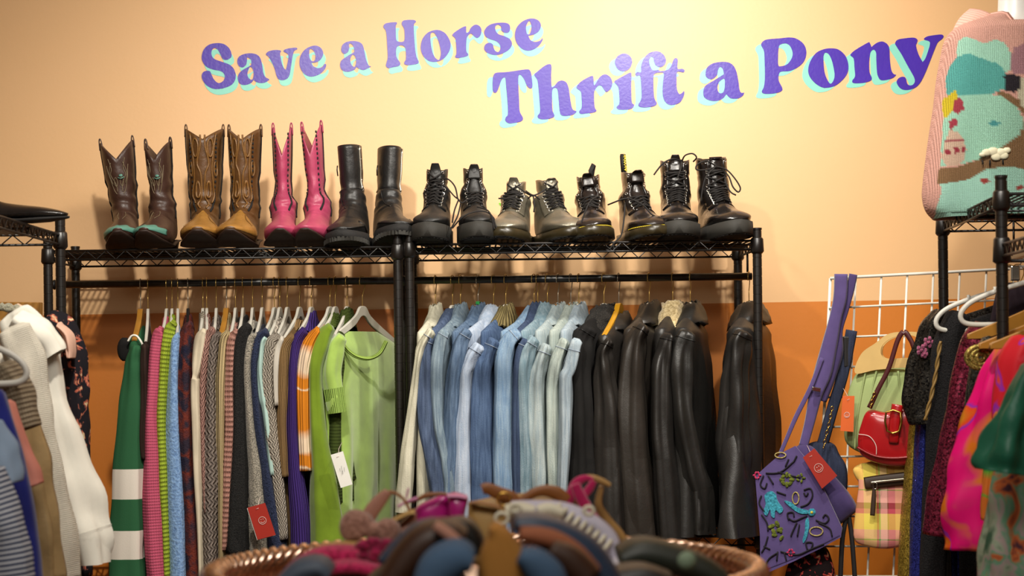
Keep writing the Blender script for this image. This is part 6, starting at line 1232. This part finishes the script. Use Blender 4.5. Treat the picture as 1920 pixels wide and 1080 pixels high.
# hot pink strappy sandal
r = shoe('strappy_sandal', 'hot pink velvet strappy sandal with tan sole at the right of the pile', 2.74, 1110, 950)
lp(r, 'strap', [(1061, 962, 18), (1068, 935, 20), (1080, 908, 20), (1096, 897, 14), (1112, 900, 10)], hot, .006, 2.74)
lp(r, 'strap', [(1078, 908, 18), (1090, 935, 22), (1106, 962, 22), (1122, 985, 18), (1140, 1010, 12), (1150, 1025, 8)], hot, .006, 2.70); lp(r, 'strap', [(1094, 930, 14), (1106, 915, 16), (1114, 902, 12)], hot, .005, 2.71)
lp(r, 'heel_counter', [(1092, 896, 10), (1112, 896, 12), (1132, 904, 12), (1144, 910, 8)], tanb, .01, 2.76); lp(r, 'sole', [(1128, 912, 8), (1122, 945, 14), (1138, 975, 18), (1160, 1000, 18), (1178, 1028, 16)], tanb, .02, 2.78)
pg(r, 'insole', [(1078, 920), (1090, 935), (1100, 960), (1085, 965), (1074, 950)], .01, tanb, 2.77)
# white sneaker
cv = fabric('plain', 'b8b4c4'); wl = simple('white_laces', 'dcd6c0', .7); r = shoe('white_sneaker', 'white canvas lace-up sneaker across the middle of the pile', 2.5, 1060, 1000)
lp(r, 'upper', [(958, 965, 50), (1000, 968, 60), (1050, 980, 80), (1095, 1005, 90), (1130, 1030, 80), (1150, 1045, 50)], cv, .045, 2.54)
lp(r, 'rubber_sole', [(1040, 1050, 12), (1085, 1062, 18), (1120, 1068, 22), (1160, 1050, 26), (1180, 1030, 20)], simple('white_rubber', 'cac4cc', .5), .05, 2.52)
lp(r, 'padded_collar', [(948, 958, 22), (975, 955, 26), (1000, 960, 24)], fabric('plain', 'd0cab4'), .03, 2.5); lp(r, 'tongue', [(1008, 958, 20), (1030, 955, 24), (1055, 962, 20)], fabric('plain', 'd4ceb8'), .02, 2.49)
mb = MB()
for i in range(9):
    u0, v0 = 1032+i*12, 962+i*8.5; mb.tube(crom([tuple(loc_of(r, P(u0+18, v0-16, 2.50))), tuple(loc_of(r, P(u0+2, v0+2, 2.475))), tuple(loc_of(r, P(u0-22, v0+20, 2.50)))], 5), .0032, 6)
for c, q in (((941, 972), 12), ((966, 953), 9), ((1104, 958), 9)): mb.tube([loc_of(r, P(c[0]+q*math.cos(a), c[1]+q*.85*math.sin(a), 2.47)) for a in [2*PI*i/16 for i in range(16)]], .0028, 6, closed=True)
mb.build('laces', wl, r)
# magenta fluffy slipper with rosette
r = shoe('fluffy_slipper', 'hot pink fluffy slipper with a rosette on the left side of the tray', 2.48, 640, 1050); pf = fabric('fuzzy', 'c01858', '700828')
lp(r, 'footbed', [(575, 1042, 16), (610, 1030, 22), (650, 1028, 26), (690, 1030, 20)], tanb, .03, 2.56)
lp(r, 'upper', [(530, 1085, 20), (560, 1062, 32), (600, 1046, 40), (650, 1042, 40), (700, 1048, 34), (728, 1058, 26)], pf, .04, 2.50, cap=True)
lp(r, 'upper_band', [(585, 1080, 20), (620, 1066, 24), (670, 1062, 24), (715, 1072, 22), (735, 1090, 20)], pf, .035, 2.42)
mb = MB(); rnd = random.Random(3)
for i in range(22):
    a = rnd.random()*6.28; q = rnd.random()*26; mb.ball(loc_of(r, P(706+q*math.cos(a)*1.2, 1032+q*.7*math.sin(a), 2.44-.01*rnd.random())), .009+.004*rnd.random(), .007, .007, 6)
mb.build('rosette', fabric('fuzzy', 'a01048', '4a0420'), r)
# dark shoes in the near blur
nav = simple('navy_leather', '28384e', .45, 0, .2, 90); dbr = simple('dark_brown_leather', '3a2010', .5, 0, .2, 90, var=.2); blkl = simple('black_soft_leather', '14120f', .45, 0, .2, 90); mus = simple('mustard_suede', 'a8722c', .85, 0, .2, 300); den = simple('dusty_blue_suede', '3a5470', .85, 0, .2, 300)
r = shoe('brown_boot', 'dark brown and navy ankle shoe in the blurred front left of the pile', 2.05, 800, 1040)
lp(r, 'upper', [(735, 1090, 60), (765, 1050, 70), (800, 1015, 70), (840, 1000, 56), (868, 1010, 40)], dbr, .05, 2.08); lp(r, 'navy_collar', [(716, 1050, 16), (748, 1020, 26), (784, 992, 28), (822, 984, 24), (850, 992, 20)], nav, .03, 2.12)
lp(r, 'beige_strap', [(815, 985, 20), (838, 1000, 22), (862, 1020, 20)], nude, .01, 2.02)
r = shoe('blue_suede_shoe', 'dusty blue suede shoe toe in the blurred front of the pile', 1.98, 830, 1060); lp(r, 'upper', [(800, 1100, 60), (825, 1065, 80), (860, 1045, 70), (885, 1050, 40)], den, .05, 1.98); lp(r, 'sole', [(800, 1110, 30), (880, 1100, 30)], M['rubber_dark'], .05, 1.98)
r = shoe('black_loafer', 'black loafer with a small gold bit left of the mustard shoe', 2.3, 870, 1000); lp(r, 'upper', [(842, 985, 30), (870, 992, 46), (888, 1012, 40), (892, 1035, 26)], blkl, .045, 2.32); lp(r, 'gold_bit', [(848, 1000, 5), (862, 1004, 6), (872, 1008, 5)], M['gold'], .004, 2.24)
r = shoe('mustard_mule', 'mustard suede mule in the blurred centre foreground', 2.0, 940, 1040); lp(r, 'upper', [(925, 985, 20), (935, 1005, 50), (940, 1035, 84), (945, 1065, 104), (950, 1100, 110)], mus, .04, 2.02); lp(r, 'sole', [(890, 1105, 20), (1000, 1105, 20)], M['rubber_dark'], .05, 2.02)
r = shoe('navy_sneaker', 'navy and brown blurred sneaker right of the mustard mule', 2.05, 1040, 1020)
lp(r, 'upper', [(965, 978, 30), (1000, 985, 50), (1040, 1005, 70), (1085, 1035, 80), (1120, 1070, 70), (1140, 1100, 60)], nav, .05, 2.12); lp(r, 'brown_panel', [(975, 1000, 24), (1010, 1005, 34), (1045, 1015, 36), (1080, 1040, 40), (1110, 1075, 40)], simple('rust_suede', '8a4c2c', .8), .03, 2.05)
lp(r, 'dark_panel', [(1030, 1030, 40), (1065, 1050, 60), (1100, 1085, 60)], dbr, .03, 2.02)
r = shoe('blue_suede_shoe', 'dusty blue suede shoe under the navy sneaker', 1.98, 1000, 1070); lp(r, 'upper', [(975, 1040, 30), (1000, 1055, 60), (1025, 1080, 70), (1040, 1110, 60)], den, .04, 1.98)
r = shoe('black_shoe', 'dark green-black shoe at the right of the tray', 2.3, 1220, 1050); lp(r, 'upper', [(1160, 1045, 40), (1200, 1036, 60), (1255, 1046, 60), (1310, 1064, 54), (1350, 1085, 40)], simple('dark_green_leather', '22261c', .5), .05, 2.3); lp(r, 'vamp', [(1140, 1090, 50), (1200, 1075, 40), (1250, 1090, 40)], blkl, .05, 2.2)
MB().ball(loc_of(r, P(1288, 1052, 2.2)), .012, .01, .012).build('pale_pompom', simple('sage_pompom', '7a8c74', .8), r)
r = shoe('gold_flat', 'metallic gold-white flat shoe toe low in the tray', 2.2, 1140, 1080); lp(r, 'upper', [(1110, 1068, 24), (1135, 1075, 34), (1150, 1095, 40)], simple('pale_gold', 'b8ac80', .4, .3), .04, 2.3)
r = shoe('silver_flat', 'silver and dark flat shoe in the blurred front left', 2.2, 760, 1050); lp(r, 'upper', [(700, 1090, 30), (735, 1068, 34), (770, 1060, 40)], simple('dark_olive_leather', '2c3026', .4), .05, 2.3); lp(r, 'silver_edge', [(716, 1052, 8), (742, 1046, 12), (768, 1044, 8)], M['eyelet'], .02, 2.28)
r = shoe('navy_flat', 'slate blue flat shoe at the left front of the tray', 2.3, 570, 1070); lp(r, 'upper', [(528, 1095, 30), (565, 1070, 46), (600, 1062, 40), (620, 1075, 24)], simple('slate_leather', '3c4858', .6), .05, 2.3)
r = shoe('pink_mule', 'pink mule peeking out beside the copper rim at the right', 2.75, 1255, 1030); lp(r, 'upper', [(1228, 1026, 12), (1248, 1028, 18), (1266, 1036, 14)], hot, .03, 2.85)
# inner heap of shoes hidden under the visible ones carries them
rnd = random.Random(11); hm = [blkl, dbr, nav, tanb]
for i, (x, y, zz_, a) in enumerate([(-.2, .05, 0, .3), (-.05, .1, 0, 1.2), (.1, .02, 0, 2.0), (.22, .1, 0, .8), (0, -.1, 0, .1), (-.12, -.1, .0, 2.4), (.14, -.12, 0, 1.6)]):
    r = thing('heaped_shoe', ['black', 'dark brown', 'navy', 'tan'][i % 4]+' shoe at the bottom of the heap in the copper tray', 'shoe', (TC.x+x, TC.y+y, TZ-.078), a, 'shoes at the bottom of the copper tray'); r['label'] = 'shoe at the bottom of the heap in the copper tray'
    rg = [(-.02, .065, .07, .065, .033, 1), (-.03, .055, .075, .045, .034, .8), (-.05, .048, .06, .012, .034, .6), (-.09, .042, .0, .006, .040, .5), (-.14, .036, -.10, .006, .042, .5), (-.18, .028, -.16, .006, .03, .5), (-.205, .018, -.2, .010, .012, .8)]
    skin(Surf(rg), 0, 6, 16, 16).build('upper', hm[i % 4], r); sole_mb([(.07, .0, .012, .02), (.03, .0, .012, .03), (-.1, .0, .008, .042), (-.17, .0, .010, .028), (-.208, .002, .011, .008)]).build('sole', M['rubber_dark'], r)
